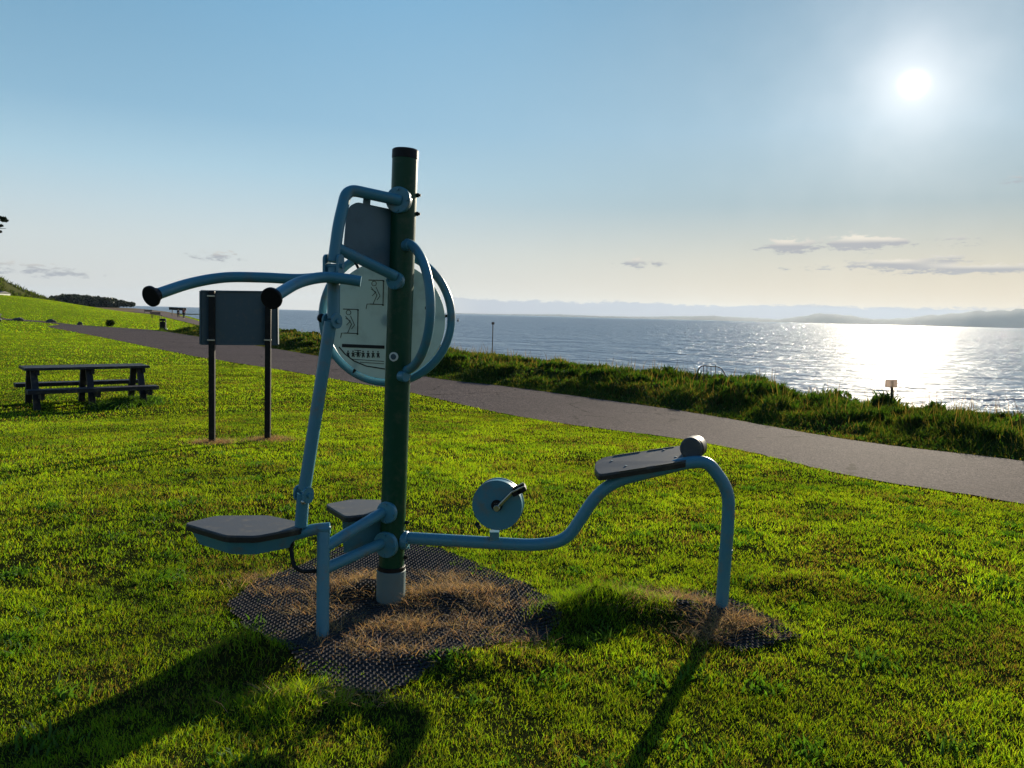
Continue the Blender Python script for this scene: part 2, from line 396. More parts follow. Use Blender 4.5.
near_px = [(30,322.6),(48,327),(100,337),(158,349),(198,357),(280,370),(350,382),(420,395),(543,418),(700,446),(850,475),(1024,506)]
far_px = [(8,321),(48,322.6),(76,325),(130,328.5),(160,331),(200,337),(300,353),(420,376),(500,386),(581,397),(700,411),(858,433),(1024,454)]
near_w = [flat(a, b, -0.42 if a < 500 else (-.3 if a < 750 else -.12)) for a, b in near_px]
far_w = [flat(a, b, -0.42 if a < 600 else (-.35 if a < 750 else -.2)) for a, b in far_px]
dr = near_w[-1] - near_w[-2]; dr = dr / np.linalg.norm(dr)
near_w += [near_w[-1] + dr * k for k in (4, 14)]
far_w += [far_w[-1] + dr * k for k in (4, 14)]
dl = np.array([-0.95, 0.3]); dl /= np.linalg.norm(dl)
near_w = [near_w[0] + dl * 45] + near_w; far_w = [far_w[0] + dl * 30] + far_w
near_w = np.array([tuple(p) for p in smooth_path([(*p, 0) for p in near_w], 5)])[:, :2]
far_w = np.array([tuple(p) for p in smooth_path([(*p, 0) for p in far_w], 5)])[:, :2]
path_poly = np.vstack([near_w, far_w[::-1]])

def inside(poly, x, y):
    r = np.zeros(np.shape(x), bool); n = len(poly); j = n - 1
    for i in range(n):
        xi, yi = poly[i]; xj, yj = poly[j]
        c = ((yi > y) != (yj > y)) & (x < (xj - xi) * (y - yi) / (yj - yi + 1e-12) + xi)
        r ^= c; j = i
    return r
def side_dist(line, x, y):
    """signed distance to a polyline; positive on the sea's side (right of its run towards the distance)"""
    best = np.full(np.shape(x), 1e9); sg = np.zeros(np.shape(x))
    for i in range(len(line) - 1):
        a, b = line[i], line[i + 1]; ab = b - a; L2 = ab @ ab
        t = np.clip(((x - a[0]) * ab[0] + (y - a[1]) * ab[1]) / L2, 0, 1)
        qx, qy = x - a[0] - t * ab[0], y - a[1] - t * ab[1]; d = np.hypot(qx, qy)
        cr = ab[0] * qy - ab[1] * qx
        m = d < best - 1e-9; best = np.where(m, d, best); sg = np.where(m, np.sign(cr), sg)
    return best * sg
# verge / shore: runs from the far left to the right edge; the sea is on its left hand seen along that run
i0 = int(np.argmin(np.abs(far_w[:, 1] - 46)))
veg_line = far_w[np.argmin(np.abs(far_w[:, 1] - 60)):]
coast = [flat(60, 304.6, -.42), flat(140, 308.6, -.42), flat(165, 311.5, -.42), flat(185, 316, -.42), flat(205, 322, -.42), flat(255, 331, -.42)]
for p in far_w[::4]:
    if p[1] < 40 :
        t = min(1, max(0, (p[1] - 6) / 20)); coast.append(p + np.array([0.35, 0.94]) * (3.6 + 2.5 * t))
coast += [coast[-1] + dr * 30]
coast = np.array(coast)

mat_main_px = [(232,605),(255,632),(300,668),(345,690),(375,695),(402,685),(440,664),(495,647),(540,642),(556,626),(548,604),(528,590),(480,566),(440,549),(405,544),(340,548),(300,566),(262,580)]
mat_right_px = [(676,604),(704,594),(742,606),(797,641),(742,654),(705,640),(678,624)]
mat_main = np.array([flat(a, b, 0) for a, b in mat_main_px]); mat_right = np.array([flat(a, b, 0) for a, b in mat_right_px])
humps = [(250,664,.20,.13,.12),(300,705,.22,.12,.04),(605,612,.26,.15,.12),(560,622,.18,.10,.05),(470,662,.4,.10,.035),(690,618,.22,.16,.05),(735,632,.2,.14,.035),
         (800,585,.3,.2,.04),(372,590,.22,.18,.05),(450,600,.25,.16,.04)]
humps_w = [(*flat(a, b, 0), rx, ry, h) for a, b, rx, ry, h in humps]

def vnoise(x, y, sc, seed=0):
    x = x * sc + seed * 17.3; y = y * sc + seed * 9.1
    xi = np.floor(x); yi = np.floor(y); fx = x - xi; fy = y - yi
    fx = fx * fx * (3 - 2 * fx); fy = fy * fy * (3 - 2 * fy)
    def h(a, b):
        s = np.sin(a * 127.1 + b * 311.7 + seed * 74.7) * 43758.5453; return s - np.floor(s)
    return (h(xi, yi) * (1 - fx) + h(xi + 1, yi) * fx) * (1 - fy) + (h(xi, yi + 1) * (1 - fx) + h(xi + 1, yi + 1) * fx) * fy
def fbm(x, y, sc, o=4, seed=0):
    s = 0; a = .5
    for k in range(o): s = s + a * vnoise(x, y, sc * 2 ** k, seed + k); a *= .5
    return s / (1 - .5 ** o)
SEA = -4.2
def land(x, y):
    x = np.asarray(x, float); y = np.asarray(y, float)
    z = base_z(x, y); d = np.hypot(x, y)
    dp = side_dist(veg_line, x, y)
    s = side_dist(coast, x, y)
    nearp = np.minimum(np.abs(side_dist(near_w, x, y)), np.abs(side_dist(far_w, x, y)))
    onp = inside(path_poly, x, y)
    k = np.where(onp, 0, sm(0, .6, nearp))
    z = z + k * (0.035 * (fbm(x, y, 1.6, 3, 3) - .5) + 0.03 * (fbm(x, y, .35, 2, 5) - .5) * 2) * np.where(d < 60, 1, 0)
    for hx, hy, rx, ry, hh in humps_w:
        z = z + hh * np.exp(-((x - hx) / rx) ** 2 - ((y - hy) / ry) ** 2) * (0.8 + .5 * vnoise(x, y, 14, 8))
    vg = sm(.1, 1.8, dp) * (dp > 0) * (y < 62) * (~onp)
    z = z + vg * (0.02 + 0.24 * sm(.2, .8, fbm(x, y, .6, 3, 21)) + .22 * sm(.35, .75, fbm(x, y, 2.1, 2, 22))) * np.where(s < 6, 1, 0)
    z = z - 0.02 * onp
    drop = sm(.3, 9, s)
    z = z * (1 - drop) + drop * (-7.0)
    return z
def hitl(px, py): return hit(px, py, land)

# ------------------------------------------------------------------ ground sheet
def grid_mesh(name, V, nr, na, wrap, cols=None):
    i = np.arange(nr - 1)[:, None]; j = np.arange(na if wrap else na - 1)[None, :]
    j2 = (j + 1) % na
    f = np.stack([i * na + j, i * na + j2, (i + 1) * na + j2, (i + 1) * na + j], -1).reshape(-1, 4)
    return mesh_np(name, V, f, cols, True)
def mesh_np(name, V, Fq, cols=None, smooth=False):
    me = bpy.data.meshes.new(name); nv = len(V); nf, k = Fq.shape
    me.vertices.add(nv); me.vertices.foreach_set('co', np.ascontiguousarray(V, np.float32).ravel())
    me.loops.add(nf * k); me.loops.foreach_set('vertex_index', np.ascontiguousarray(Fq, np.int32).ravel())
    me.polygons.add(nf); me.polygons.foreach_set('loop_start', np.arange(0, nf * k, k, dtype=np.int32))
    if smooth: me.polygons.foreach_set('use_smooth', np.ones(nf, bool))
    if cols is not None:
        at_ = me.color_attributes.new('Col', 'FLOAT_COLOR', 'POINT')
        c = np.ones((nv, 4), np.float32); c[:, :3] = cols; at_.data.foreach_set('color', c.ravel())
    me.update(calc_edges=True); me.validate(); return me
LAWN = np.array([0.070, 0.110, 0.008]); SOIL = np.array([0.045, 0.032, 0.022]); SAND = np.array([0.24, 0.19, 0.12]); SCRUB = np.array([0.05, 0.07, 0.02])
r = np.concatenate([[0.0], np.geomspace(0.4, 3200, 330)]); na = 900
th = np.linspace(0, 2 * np.pi, na, endpoint=False)
# denser in front than behind
th = th + 0.72 * np.sin(th)
X = (r[:, None] * np.sin(th + 0)[None, :]).ravel(); Y = (r[:, None] * -np.cos(th)[None, :]).ravel()
Z = land(X, Y); D = np.hypot(X, Y)
SHADED_SOIL = np.array([.024, .030, .009]); fz = sm(9, 50, D)[:, None]  # near soil darkened as shade between blades, far lawn brightened as if sunlit
C = (SHADED_SOIL * (1 - fz) + LAWN * 2.5 * fz) * (0.75 + .5 * fbm(X, Y, 1.1, 4, 2))[:, None]
im = inside(mat_main, X, Y) | inside(mat_right, X, Y); C[im] = SOIL
s_ = side_dist(coast, X, Y); dpv = side_dist(veg_line, X, Y)
vv = (dpv > 0) & (Y < 62); C[vv] = SCRUB * .7
C[s_ > 0.5] = np.array([0.13, 0.11, 0.085])
far = (Y > 178); C[far] = SAND * (0.6 + .8 * fbm(X[far], Y[far], .02, 3, 4))[:, None]
g_me = grid_mesh('ground', np.stack([X, Y, Z], -1), len(r), na, True, C)
tag(link('ground', g_me, M['ground']), kind='structure')

# asphalt path: a ribbon laid on the ground
def ribbon(name, A, B, nu, lift, mat, nv=10):
    def resample(L, n):
        s = np.concatenate([[0], np.cumsum(np.hypot(*np.diff(L, axis=0).T))]); 
        u = np.linspace(0, 1, n); t = u * s[-1]
        return np.stack([np.interp(t, s, L[:, 0]), np.interp(t, s, L[:, 1])], -1)
    # pair points along the edges by fraction of the near edge's stations
    a = resample(A, nu); b = resample(B, nu)
    v = np.linspace(0, 1, nv)[None, :, None]
    G_ = a[:, None] * (1 - v) + b[:, None] * v
    # ragged edges
    G_[:, 0] += (rng.random((nu, 2)) - .5) * .06; G_[:, -1] += (rng.random((nu, 2)) - .5) * .06
    x, y = G_[..., 0].ravel(), G_[..., 1].ravel()
    z = base_z(x, y) + lift
    me = grid_mesh(name, np.stack([x, y, z], -1), nu, nv, False)
    return link(name, me, mat)
pth = ribbon('path', near_w, far_w, 900, 0.012, M['asphalt'], 14); tag(pth, kind='structure')

# far promenade: brown strip at the top of the sea wall, left of the board
pr_n = np.array([flat(a, b, -.42) for a, b in [(132,311.5),(160,316),(188,323),(205,327.5),(232,332)]])
pr_f = np.array([flat(a, b, -.42) for a, b in [(140,309.2),(165,312.5),(186,317.4),(204,323),(240,330.5)]])
prom = ribbon('promenade', pr_n, pr_f, 200, 0.05, matte('worn_concrete', (0.20, 0.15, 0.125), .5), 6); tag(prom, kind='structure')

# sea
n = 60
rr = np.concatenate([[0.1], np.geomspace(5, 15500, n)]); ta = np.linspace(0, 2 * np.pi, 96, endpoint=False)
Xs = (rr[:, None] * np.cos(ta)).ravel(); Ys = (rr[:, None] * np.sin(ta)).ravel()
sea = link('sea', grid_mesh('sea', np.stack([Xs, Ys, np.full_like(Xs, SEA)], -1), len(rr), 96, True), M['water']); tag(sea, kind='structure')

# hills across the water: solid ridges with depth
def ridge(name, prof, dist, depth):
    """prof: list of (px, height_px above horizon)"""
    xs = np.linspace(prof[0][0], prof[-1][0], 160); hs = np.interp(xs, [p[0] for p in prof], [p[1] for p in prof])
    A = np.array([azel(x, 320)[0] for x in xs]); k = 9
    hs = hs * (0.93 + .14 * fbm(xs, xs * 0, .05, 4, 2))
    V = []
    for j in range(k):
        t = j / (k - 1); rr_ = dist + depth * t; hh = math.sin(math.pi * min(1, t * 1.0)) ** .8 if 0 < t < 1 else 0
        for a, h in zip(A, hs):
            V.append((rr_ * math.sin(a), rr_ * math.cos(a), SEA - 3 + (h / FPX * (dist + depth / 2) + 12) * hh * (0.9 + .2 * vnoise(np.array(a * 200), np.array(t * 5.), 1, 3))))
    return link(name, grid_mesh(name, np.array(V, float), k, 160, False), M['hills'])
tag(ridge('hills', [(560,0),(610,1.2),(660,.8),(712,4),(735,2),(775,1.5),(800,5),(822,8.5),(850,7),(872,4),(905,5.5),(935,9),(975,13),(1010,15),(1060,17),(1200,24),(1350,18),(1500,6)], 10500, 2600), kind='structure')
tag(ridge('hills', [(400,0),(500,.5),(560,1.6),(620,.8),(700,3.2),(740,3),(800,1.5),(900,0)], 13200, 1500), kind='structure')

# ------------------------------------------------------------------ blades: one mesh of many small curved leaves
def blades(name, x, y, h, wd, lean, col, mat, zoff=0.0, tipcol=None, z=None, segs=2, parent=None, az_bias=None):
    n = len(x); z = land(x, y) + zoff if z is None else z
    a = rng.random(n) * 2 * np.pi; la = rng.random(n) * 2 * np.pi
    cx, cy = np.cos(a) * wd * .5, np.sin(a) * wd * .5
    lx, ly = np.cos(la) * lean * h, np.sin(la) * lean * h
    hz = h * np.sqrt(np.clip(1 - (lean * .7) ** 2, .15, 1))
    V = np.empty((n, 5, 3))
    V[:, 0] = np.stack([x - cx, y - cy, z - .006], -1); V[:, 1] = np.stack([x + cx, y + cy, z - .006], -1)
    mxx, myy = x + lx * .35, y + ly * .35
    V[:, 2] = np.stack([mxx + cx * .8, myy + cy * .8, z + hz * .58], -1); V[:, 3] = np.stack([mxx - cx * .8, myy - cy * .8, z + hz * .58], -1)
    V[:, 4] = np.stack([x + lx, y + ly, z + hz], -1)
    b = (np.arange(n) * 5)[:, None]
    q4 = np.concatenate([b + 0, b + 1, b + 2, b + 3], 1); t3 = np.concatenate([b + 3, b + 2, b + 4], 1)
    me = bpy.data.meshes.new(name); me.vertices.add(n * 5); me.vertices.foreach_set('co', V.astype(np.float32).ravel())
    loops = np.concatenate([q4, t3], 1).astype(np.int32)
    me.loops.add(n * 7); me.loops.foreach_set('vertex_index', loops.ravel())
    ls = (np.arange(n)[:, None] * 7 + np.array([[0, 4]])).astype(np.int32).ravel()
    me.polygons.add(n * 2); me.polygons.foreach_set('loop_start', ls); me.polygons.foreach_set('use_smooth', np.ones(n * 2, bool))
    at_ = me.color_attributes.new('Col', 'FLOAT_COLOR', 'POINT'); c = np.ones((n, 5, 4), np.float32); c[:, :, :3] = col[:, None, :]
    if tipcol is not None: c[:, 4, :3] = tipcol; c[:, 2:4, :3] = .5 * (tipcol[:, None] + col[:, None])
    at_.data.foreach_set('color', c.ravel()); me.update(calc_edges=True)
    return link(name, me, mat, parent)

def wedge(n, r0, r1, amax=0.86, amin=-0.86):
    """points between two distances, evenly dense on the ground, over the view's spread and a margin"""
    rr_ = np.sqrt(rng.random(n) * (r1 * r1 - r0 * r0) + r0 * r0); aa = rng.random(n) * (amax - amin) + amin
    return rr_ * np.sin(aa), rr_ * np.cos(aa)
bare = [(hitl(211,443), .16), (hitl(267,440), .16)]
def grass_zone():
    XS, YS, HS, WS, LS, CS, TS = [], [], [], [], [], [], []
    rings = [(1.7, 3.2, 24000, .0021, .023, .7), (3.2, 5.0, 16000, .0026, .024, .72), (5.0, 8.5, 6000, .0042, .027, .72), (8.5, 15, 3000, .0060, .028, .72), (15, 28, 900, .0105, .033, .7), (28, 60, 150, .023, .045, .68), (60, 190, 16, .07, .07, .66)]
    for r0, r1, dens, wd, hh, am in rings:
        area = (r1 * r1 - r0 * r0) * am; n = int(area * dens)
        x, y = wedge(n, r0, r1, am, -am)
        keep = ~inside(path_poly, x, y) | (np.minimum(np.abs(side_dist(near_w, x, y)), np.abs(side_dist(far_w, x, y))) < (.16 * fbm(x, y, 2.6, 3, 19) - .045)) if r1 < 29 else ~inside(path_poly, x, y)
        keep &= ~((side_dist(veg_line, x, y) > 0) & (y < 62)); keep &= side_dist(coast, x, y) < 0
        if r0 > 50: keep &= ~(y > 172); keep &= ~inside(np.vstack([pr_n, pr_f[::-1]]), x, y)
        pr = np.ones(n)
        if r1 < 9:
            im = inside(mat_main, x, y) | inside(mat_right, x, y)
            # turf creeps over the mat's edge
            ed = fbm(x, y, 5, 3, 31); dmin = np.minimum(np.abs(side_dist(np.vstack([mat_main, mat_main[:1]]), x, y)), np.abs(side_dist(np.vstack([mat_right, mat_right[:1]]), x, y)))
            pr = np.where(im, np.where(dmin < .09 + .22 * (ed - .45), .55, .015), 1)
        for (bp, br) in bare:
            pr = np.where(np.hypot(x - bp[0], (y - bp[1])) < br, .1, pr)
        cl = fbm(x, y, 13, 3, 41); pr = pr * (0.50 + 1.0 * sm(.34, .60, cl)) if r0 < 8 else pr * (.62 + .5 * sm(.34, .60, cl))
        # worn, thin spots
        pr = pr * (1 - .5 * sm(.63, .74, fbm(x, y, 2.2, 3, 77)) * (y < 12))
        keep &= rng.random(n) < pr
        x, y = x[keep], y[keep]; n = len(x)
        big = fbm(x, y, .8, 4, 51); cl = fbm(x, y, 13, 3, 41); dry = fbm(x, y, 3.0, 3, 61)
        far_ = sm(8, 16, np.hypot(x, y)); h = hh * (0.4 + .9 * rng.random(n)) * ((0.3 + 1.5 * cl) * (1 - far_) + far_) * (0.6 + .85 * big)
        for hx, hy, rx, ry, q_ in humps_w[:4]:
            h = h * (1 + 1.3 * np.exp(-((x - hx) / rx) ** 2 - ((y - hy) / ry) ** 2))
        if r1 < 9:
            imm = inside(mat_main, x, y); h = np.where(imm, h * .7, h)
        c = np.stack([0.158 + .085 * rng.random(n), 0.262 + .105 * rng.random(n), 0.012 + .012 * rng.random(n)], -1)
        c = c * (0.35 + .75 * big + .55 * fbm(x, y, 2.6, 3, 52))[:, None]
        lush = sm(.5, .7, fbm(x, y, 1.7, 3, 91))[:, None]; c = c * (1 - lush * .5) + lush * .5 * np.array([.045, .14, .012])
        dm = ((rng.random(n) < .07 + .40 * sm(.5, .72, dry)))
        c[dm] = np.array([0.17, 0.135, 0.055]) * (0.6 + .7 * rng.random(dm.sum()))[:, None]
        XS.append(x); YS.append(y); HS.append(h); WS.append(np.full(n, wd) * (0.6 + .8 * rng.random(n))); LS.append(.35 + 1.05 * rng.random(n)); CS.append(c)
    x, y, h, wd, ln, c = map(np.concatenate, (XS, YS, HS, WS, LS, CS))
    o = blades('lawn_grass', x, y, h, wd, ln, c, M['grass'])
    print('grass blades', len(x)); return o
tag(grass_zone(), 'short sunlit green grass of the lawn', 'grass', kind='stuff')

def dead_grass():
    blobs = [(362,583,.24,.13,9),(345,602,.16,.10,4),(440,578,.2,.08,6),(430,598,.30,.12,9),(478,592,.2,.08,7),(400,625,.22,.09,5),(440,628,.26,.08,6),(500,610,.16,.07,5),(262,578,.14,.08,4),(485,630,.14,.05,4),
             (385,650,.22,.07,2.5),(330,645,.12,.07,2),(690,612,.18,.10,9),(735,632,.17,.09,8),(715,640,.16,.07,7),(650,600,.14,.08,5),(760,636,.12,.06,4),(625,615,.2,.06,3),
             (300,612,.16,.07,4),(285,590,.2,.08,4),(338,628,.16,.08,4),(400,650,.3,.09,3),(520,645,.18,.05,3),(330,700,.25,.06,2.5)]
    X_, Y_, C_ = [], [], []
    for px, py, rx, ry, dn in blobs:
        p = flat(px, py, 0); n = int(dn * 1350 * rx * ry * 6)
        x = p[0] + rng.normal(size=n) * rx * .62; y = p[1] + rng.normal(size=n) * ry * .8
        k = fbm(x, y, 11, 3, 15) > .40; X_.append(x[k]); Y_.append(y[k])
    for bp, br in bare:
        n = 2600; X_.append(bp[0] + rng.normal(size=n) * .13 + .04); Y_.append(bp[1] + rng.normal(size=n) * .12)
    x = np.concatenate(X_); y = np.concatenate(Y_); n = len(x)
    c = np.array([[0.50, 0.34, 0.17]]) * (0.45 + .95 * rng.random(n))[:, None]
    c[:, 2] *= .7 + .5 * rng.random(n); c[:, 1] *= .88 + .25 * rng.random(n)
    return blades('dead_grass', x, y, .024 + .065 * rng.random(n) ** 1.7, np.full(n, .0026) * (.6 + .8 * rng.random(n)), .85 + .7 * rng.random(n), c, M['straw'], 0.008)
tag(dead_grass(), 'dry brown dead grass on and around the rubber mat', 'dead grass', kind='stuff')

# rough growth between path and shore
def verge():
    XS, YS, HS, WS, LS, CS, TC = [], [], [], [], [], [], []
    def band(n, t0, t1, hmin, hmax, wd, kind):
        # sample along the verge line, dense near the camera
        L = veg_line; seg = np.hypot(*np.diff(L, axis=0).T); dcam = np.hypot(*((L[:-1] + L[1:]) / 2).T)
        wgt = seg / np.maximum(dcam, 6) ** .75; wgt /= wgt.sum()
        k = rng.choice(len(seg), n, p=wgt); u = rng.random(n); P = L[k] + (L[k + 1] - L[k]) * u[:, None]
        d = L[k + 1] - L[k]; d /= np.linalg.norm(d, axis=1)[:, None]; nrm = np.stack([-d[:, 1], d[:, 0]], -1)
        t = t0 + (t1 - t0) * rng.random(n) 
        x, y = P[:, 0] + nrm[:, 0] * t, P[:, 1] + nrm[:, 1] * t
        s = side_dist(coast, x, y); keep = (s < 1.2) & ~inside(path_poly, x, y) & (side_dist(veg_line, x, y) > 0)
        ang_ = np.abs(np.arctan2(x, y)); keep &= ang_ < .85
        x, y, t = x[keep], y[keep], t[keep]; n = len(x); cl = fbm(x, y, 1.3, 3, 71); cl2 = fbm(x, y, .45, 3, 72)
        k2 = rng.random(n) < .25 + 1.3 * sm(.3, .6, cl); x, y, t, cl, cl2 = x[k2], y[k2], t[k2], cl[k2], cl2[k2]; n = len(x)
        dist = np.hypot(x, y); edge = .30 + .70 * sm(0, 1.0, t)
        h = (hmin + (hmax - hmin) * rng.random(n) ** 1.6 * 1.5) * (0.25 + 1.5 * cl) * edge
        if kind == 'leaf': c = np.array([[0.028, 0.068, 0.012]]) * (0.5 + 1.0 * rng.random(n))[:, None] * (0.25 + 1.5 * cl2)[:, None]
        elif kind == 'grass': c = np.array([[0.058, 0.088, 0.016]]) * (0.5 + .9 * rng.random(n))[:, None]; 
        else: c = np.array([[0.16, 0.105, 0.06]]) * (0.5 + .9 * rng.random(n))[:, None]
        if kind == 'grass':
            dm = rng.random(n) < .20 + .6 * sm(.48, .66, cl2); c[dm] = np.array([0.15, 0.12, 0.05]) * (0.6 + .7 * rng.random(dm.sum()))[:, None]
        XS.append(x); YS.append(y); HS.append(h); WS.append(wd * (0.6 + .8 * rng.random(n)) * np.clip(dist / 14, .6, 3)); LS.append((.2 + .7 * rng.random(n)) if kind != 'seed' else .05 + .3 * rng.random(n)); CS.append(c)
    band(120000, 0, 1.6, .05, .15, .010, 'grass')
    band(260000, .1, 6.5, .05, .14, .034, 'leaf')
    band(90000, .2, 6.5, .06, .22, .008, 'grass')
    band(3500, 1.2, 6.0, .2, .42, .007, 'seed')
    x, y, h, wd, ln, c = map(np.concatenate, (XS, YS, HS, WS, LS, CS))
    return blades('rough_verge', x, y, h, wd, ln, c, M['leaf'])
tag(verge(), 'rough weeds and long grass between the path and the shore', 'undergrowth', kind='stuff')

# ------------------------------------------------------------------ rubber mats
def rubber_mat(name, poly, label):
    cell = 0.029; x0, y0 = poly.min(0); x1, y1 = poly.max(0); mb_v, mb_f = [], []
    rot = math.radians(12); ca, sa = math.cos(rot), math.sin(rot); cx, cy = poly.mean(0); R_ = max(x1 - x0, y1 - y0)
    pts = []
    ni = int(R_ / cell) + 2
    for j in range(-ni, ni):
        for i in range(-ni, ni):
            a = (i + .5 * (j % 2)) * cell; b = j * cell * .866
            pts.append((cx + a * ca - b * sa, cy + a * sa + b * ca))
    pts = np.array(pts); k = inside(poly + (poly - poly.mean(0)) * .03, pts[:, 0], pts[:, 1]); pts = pts[k]
    zz = land(pts[:, 0], pts[:, 1]); n = len(pts)
    ang6 = np.arange(6) * np.pi / 3 + np.pi / 6 + rot
    ro, ri, hh = cell * .577 * 1.0, cell * .577 * .68, .014
    ring = np.stack([np.cos(ang6), np.sin(ang6)], -1)
    V = np.zeros((n, 18, 3))
    for q_, (rad, dz) in enumerate(((ro, hh), (ri, hh), (ri, -.004))):
        for a in range(6):
            V[:, q_ * 6 + a, 0] = pts[:, 0] + ring[a, 0] * rad; V[:, q_ * 6 + a, 1] = pts[:, 1] + ring[a, 1] * rad; V[:, q_ * 6 + a, 2] = zz + dz
    # little studs on alternate corners break the surface up
    V[:, 0:6:2, 2] += .002 + .004 * rng.random((n, 3))
    b = (np.arange(n) * 18)[:, None]; Fq = []
    for a in range(6):
        a2 = (a + 1) % 6
        Fq.append(np.concatenate([b + a, b + a2, b + 6 + a2, b + 6 + a], 1)); Fq.append(np.concatenate([b + 6 + a, b + 6 + a2, b + 12 + a2, b + 12 + a], 1))
    me = mesh_np(name, V.reshape(-1, 3), np.concatenate(Fq)); o = link(name, me, M['rubbermat']); tag(o, label, 'rubber mat', 'grass protection mats'); return o
rubber_mat('rubber_mat', mat_main, 'large black honeycomb rubber mat round the green post')
rubber_mat('rubber_mat', mat_right, 'small rubber mat patch at the foot of the bench leg')

# ------------------------------------------------------------------ the outdoor gym machine
def AT(L): return [at(*p) for p in L]
pb = flat(390.5, 601, 0.0)
PY = float(pb[1])
root = empty('outdoor_gym_machine', (pb[0], pb[1], 0))
tag(root, 'teal and green outdoor exercise machine on the lawn with seats, press arms and pedal bench', 'exercise machine')
p_bot = at(391.5, 572, PY); p_top = at(405.5, 151, PY); pdir = (p_top - p_bot).normalized(); PR = 0.066
base0 = at(390.5, 606, PY)
mb = MB(); mb.cyl(Vector((base0.x, base0.y, -.03)), at(391.3, 569, PY), .077, 32, .003); sleeve = mb.build('base_sleeve', M['galv'], root)
mb = MB(); mb.cyl(at(391.3, 569.3, PY), at(391.4, 565, PY), .074, 32, .002); mb.build('collar', M['black'], sleeve)
mb = MB(); mb.cyl(at(391.4, 566, PY), at(405.2, 158, PY), PR, 40); post = mb.build('post', M['green'], root)
mb = MB(); mb.cyl(at(405.15, 160, PY), at(405.6, 149.5, PY), PR + .002, 40, .006); mb.build('post_cap', M['black'], post)
def on_post(py, dx=0.0, dy=0.0):
    t = (py - 151) / (572 - 151); p = p_top.lerp(p_bot, t); return Vector((p.x + dx, p.y + dy, p.z))
for py in (193, 211, 520, 556):   # bolts on the right of the post
    p = on_post(py); mb = MB(); mb.cyl(p + Vector((PR - .004, .0, 0)), p + Vector((PR + .012, 0, 0)), .011, 6); mb.cyl(p + Vector((PR + .01, 0, 0)), p + Vector((PR + .02, 0, 0)), .007, 12); mb.build('bolt', M['black'], post)
p = on_post(351); bd = Vector((-.25, -1, 0)).normalized()
mb = MB(); mb.cyl(p + bd * (PR - .004), p + bd * (PR + .004), .024, 24, .001); bg = mb.build('badge', M['white'], post)
mb = MB(); mb.cyl(p + bd * (PR + .0035), p + bd * (PR + .0052), .015, 20); mb.build('badge_ring', M['signback'], post)

TR = 0.031
def flange(py, direc, r=.062, parent=root, thick=.02):
    p = on_post(py); d = Vector(direc).normalized(); mb = MB()
    mb.cyl(p + d * (PR - .016), p + d * (PR + thick), r, 28, .004)
    n1 = d.orthogonal().normalized(); n2 = d.cross(n1)
    for k in range(4):
        a = math.pi / 4 + k * math.pi / 2; q = p + (n1 * math.cos(a) + n2 * math.sin(a)) * r * .78
        mb.cyl(q + d * (PR + thick - .002), q + d * (PR + thick + .008), .007, 6)
    return mb.build('flange', M['teal'], parent)
U = Vector((-.62, -.78, 0))

# leg of the press station
leg_t = at(323.5, 529, 3.66); leg_b = flat(322.5, 637, 0)
mb = MB(); lb = Vector((leg_b[0], leg_b[1], -.03)); mb.cyl(lb, leg_t, .0305, 24); leg = mb.build('leg', M['teal'], root)
mb = MB(); mb.cyl(leg_t + Vector((0, 0, -.004)), leg_t + Vector((0, 0, .012)), .036, 24, .003); mb.cyl(leg_t + Vector((0, 0, .01)), leg_t + Vector((0, 0, .022)), .012, 6); mb.build('leg_cap', M['teal'], leg)
mb = MB(); mb.cyl(lb.lerp(leg_t, .47), lb.lerp(leg_t, .478), .0318, 24); mb.build('joint_line', M['teal'], leg)
mb = MB(); mb.tube([leg_t.lerp(lb, .17) , on_post(507) + Vector((-.045, -.05, 0))], .0285, 20, cap=False); st = mb.build('strut', M['teal'], root); flange(507, (-.4, -.92, 0), .058, st, .012)
mb = MB(); mb.tube([leg_t.lerp(lb, .36), on_post(539) + Vector((-.045, -.05, 0))], .0285, 20, cap=False); st = mb.build('strut', M['teal'], root); flange(540, (-.4, -.92, 0), .070, st, .012)

# seat tube and seat
seat_z = at(250, 528, 3.66).z
st_pts = AT([(330,528,3.67),(312,530,3.66),(280,538,3.66),(222,544,3.67)])
mb = MB(); mb.tube(smooth_path(st_pts), .028, 20); seat_tube = mb.build('seat_tube', M['teal'], root)
corn = [(184,523),(226,535.5),(256,536),(302,527.5),(303,522.5),(268,515),(216,515.5)]
top = [Vector((*flat(a, b, .505), .505)) for a, b in corn]
def rounded(poly, r, seg=4):
    P = poly; out = []; n = len(P)
    for i in range(n):
        a, b, c = P[i - 1], P[i], P[(i + 1) % n]; u = (a - b); v = (c - b); rr_ = min(r, u.length * .4, v.length * .4)
        p0 = b + u.normalized() * rr_; p2 = b + v.normalized() * rr_
        for k in range(seg + 1): t = k / seg; out.append(p0 * (1 - t) ** 2 + b * 2 * t * (1 - t) + p2 * t * t)
    return out
def slab(poly, thick, bev, z_up=Vector((0, 0, 1))):
    """a pad: rounded outline with a small bevel round its top"""
    mb = MB(); c = sum(poly, Vector()) / len(poly)
    ins = [p + (c - p).normalized() * bev for p in poly]
    L = [[p - z_up * thick for p in poly], [p - z_up * bev for p in poly], ins]; n = len(poly)
    V = [p for l in L for p in l]; Fc = [tuple(reversed(range(n)))]
    for k in range(2): Fc += [(k * n + i, k * n + (i + 1) % n, (k + 1) * n + (i + 1) % n, (k + 1) * n + i) for i in range(n)]
    Fc.append(tuple(range(2 * n, 3 * n))); mb.add(V, Fc); return mb
tp = rounded(top, .03)
seat = slab(tp, .010, .004).build('seat', M['rubber'], root)
slab([p - Vector((0, 0, .0105)) + (p - sum(tp, Vector()) / len(tp)).normalized() * .002 for p in tp], .022, .001).build('seat_edge', M['darkedge'], seat)
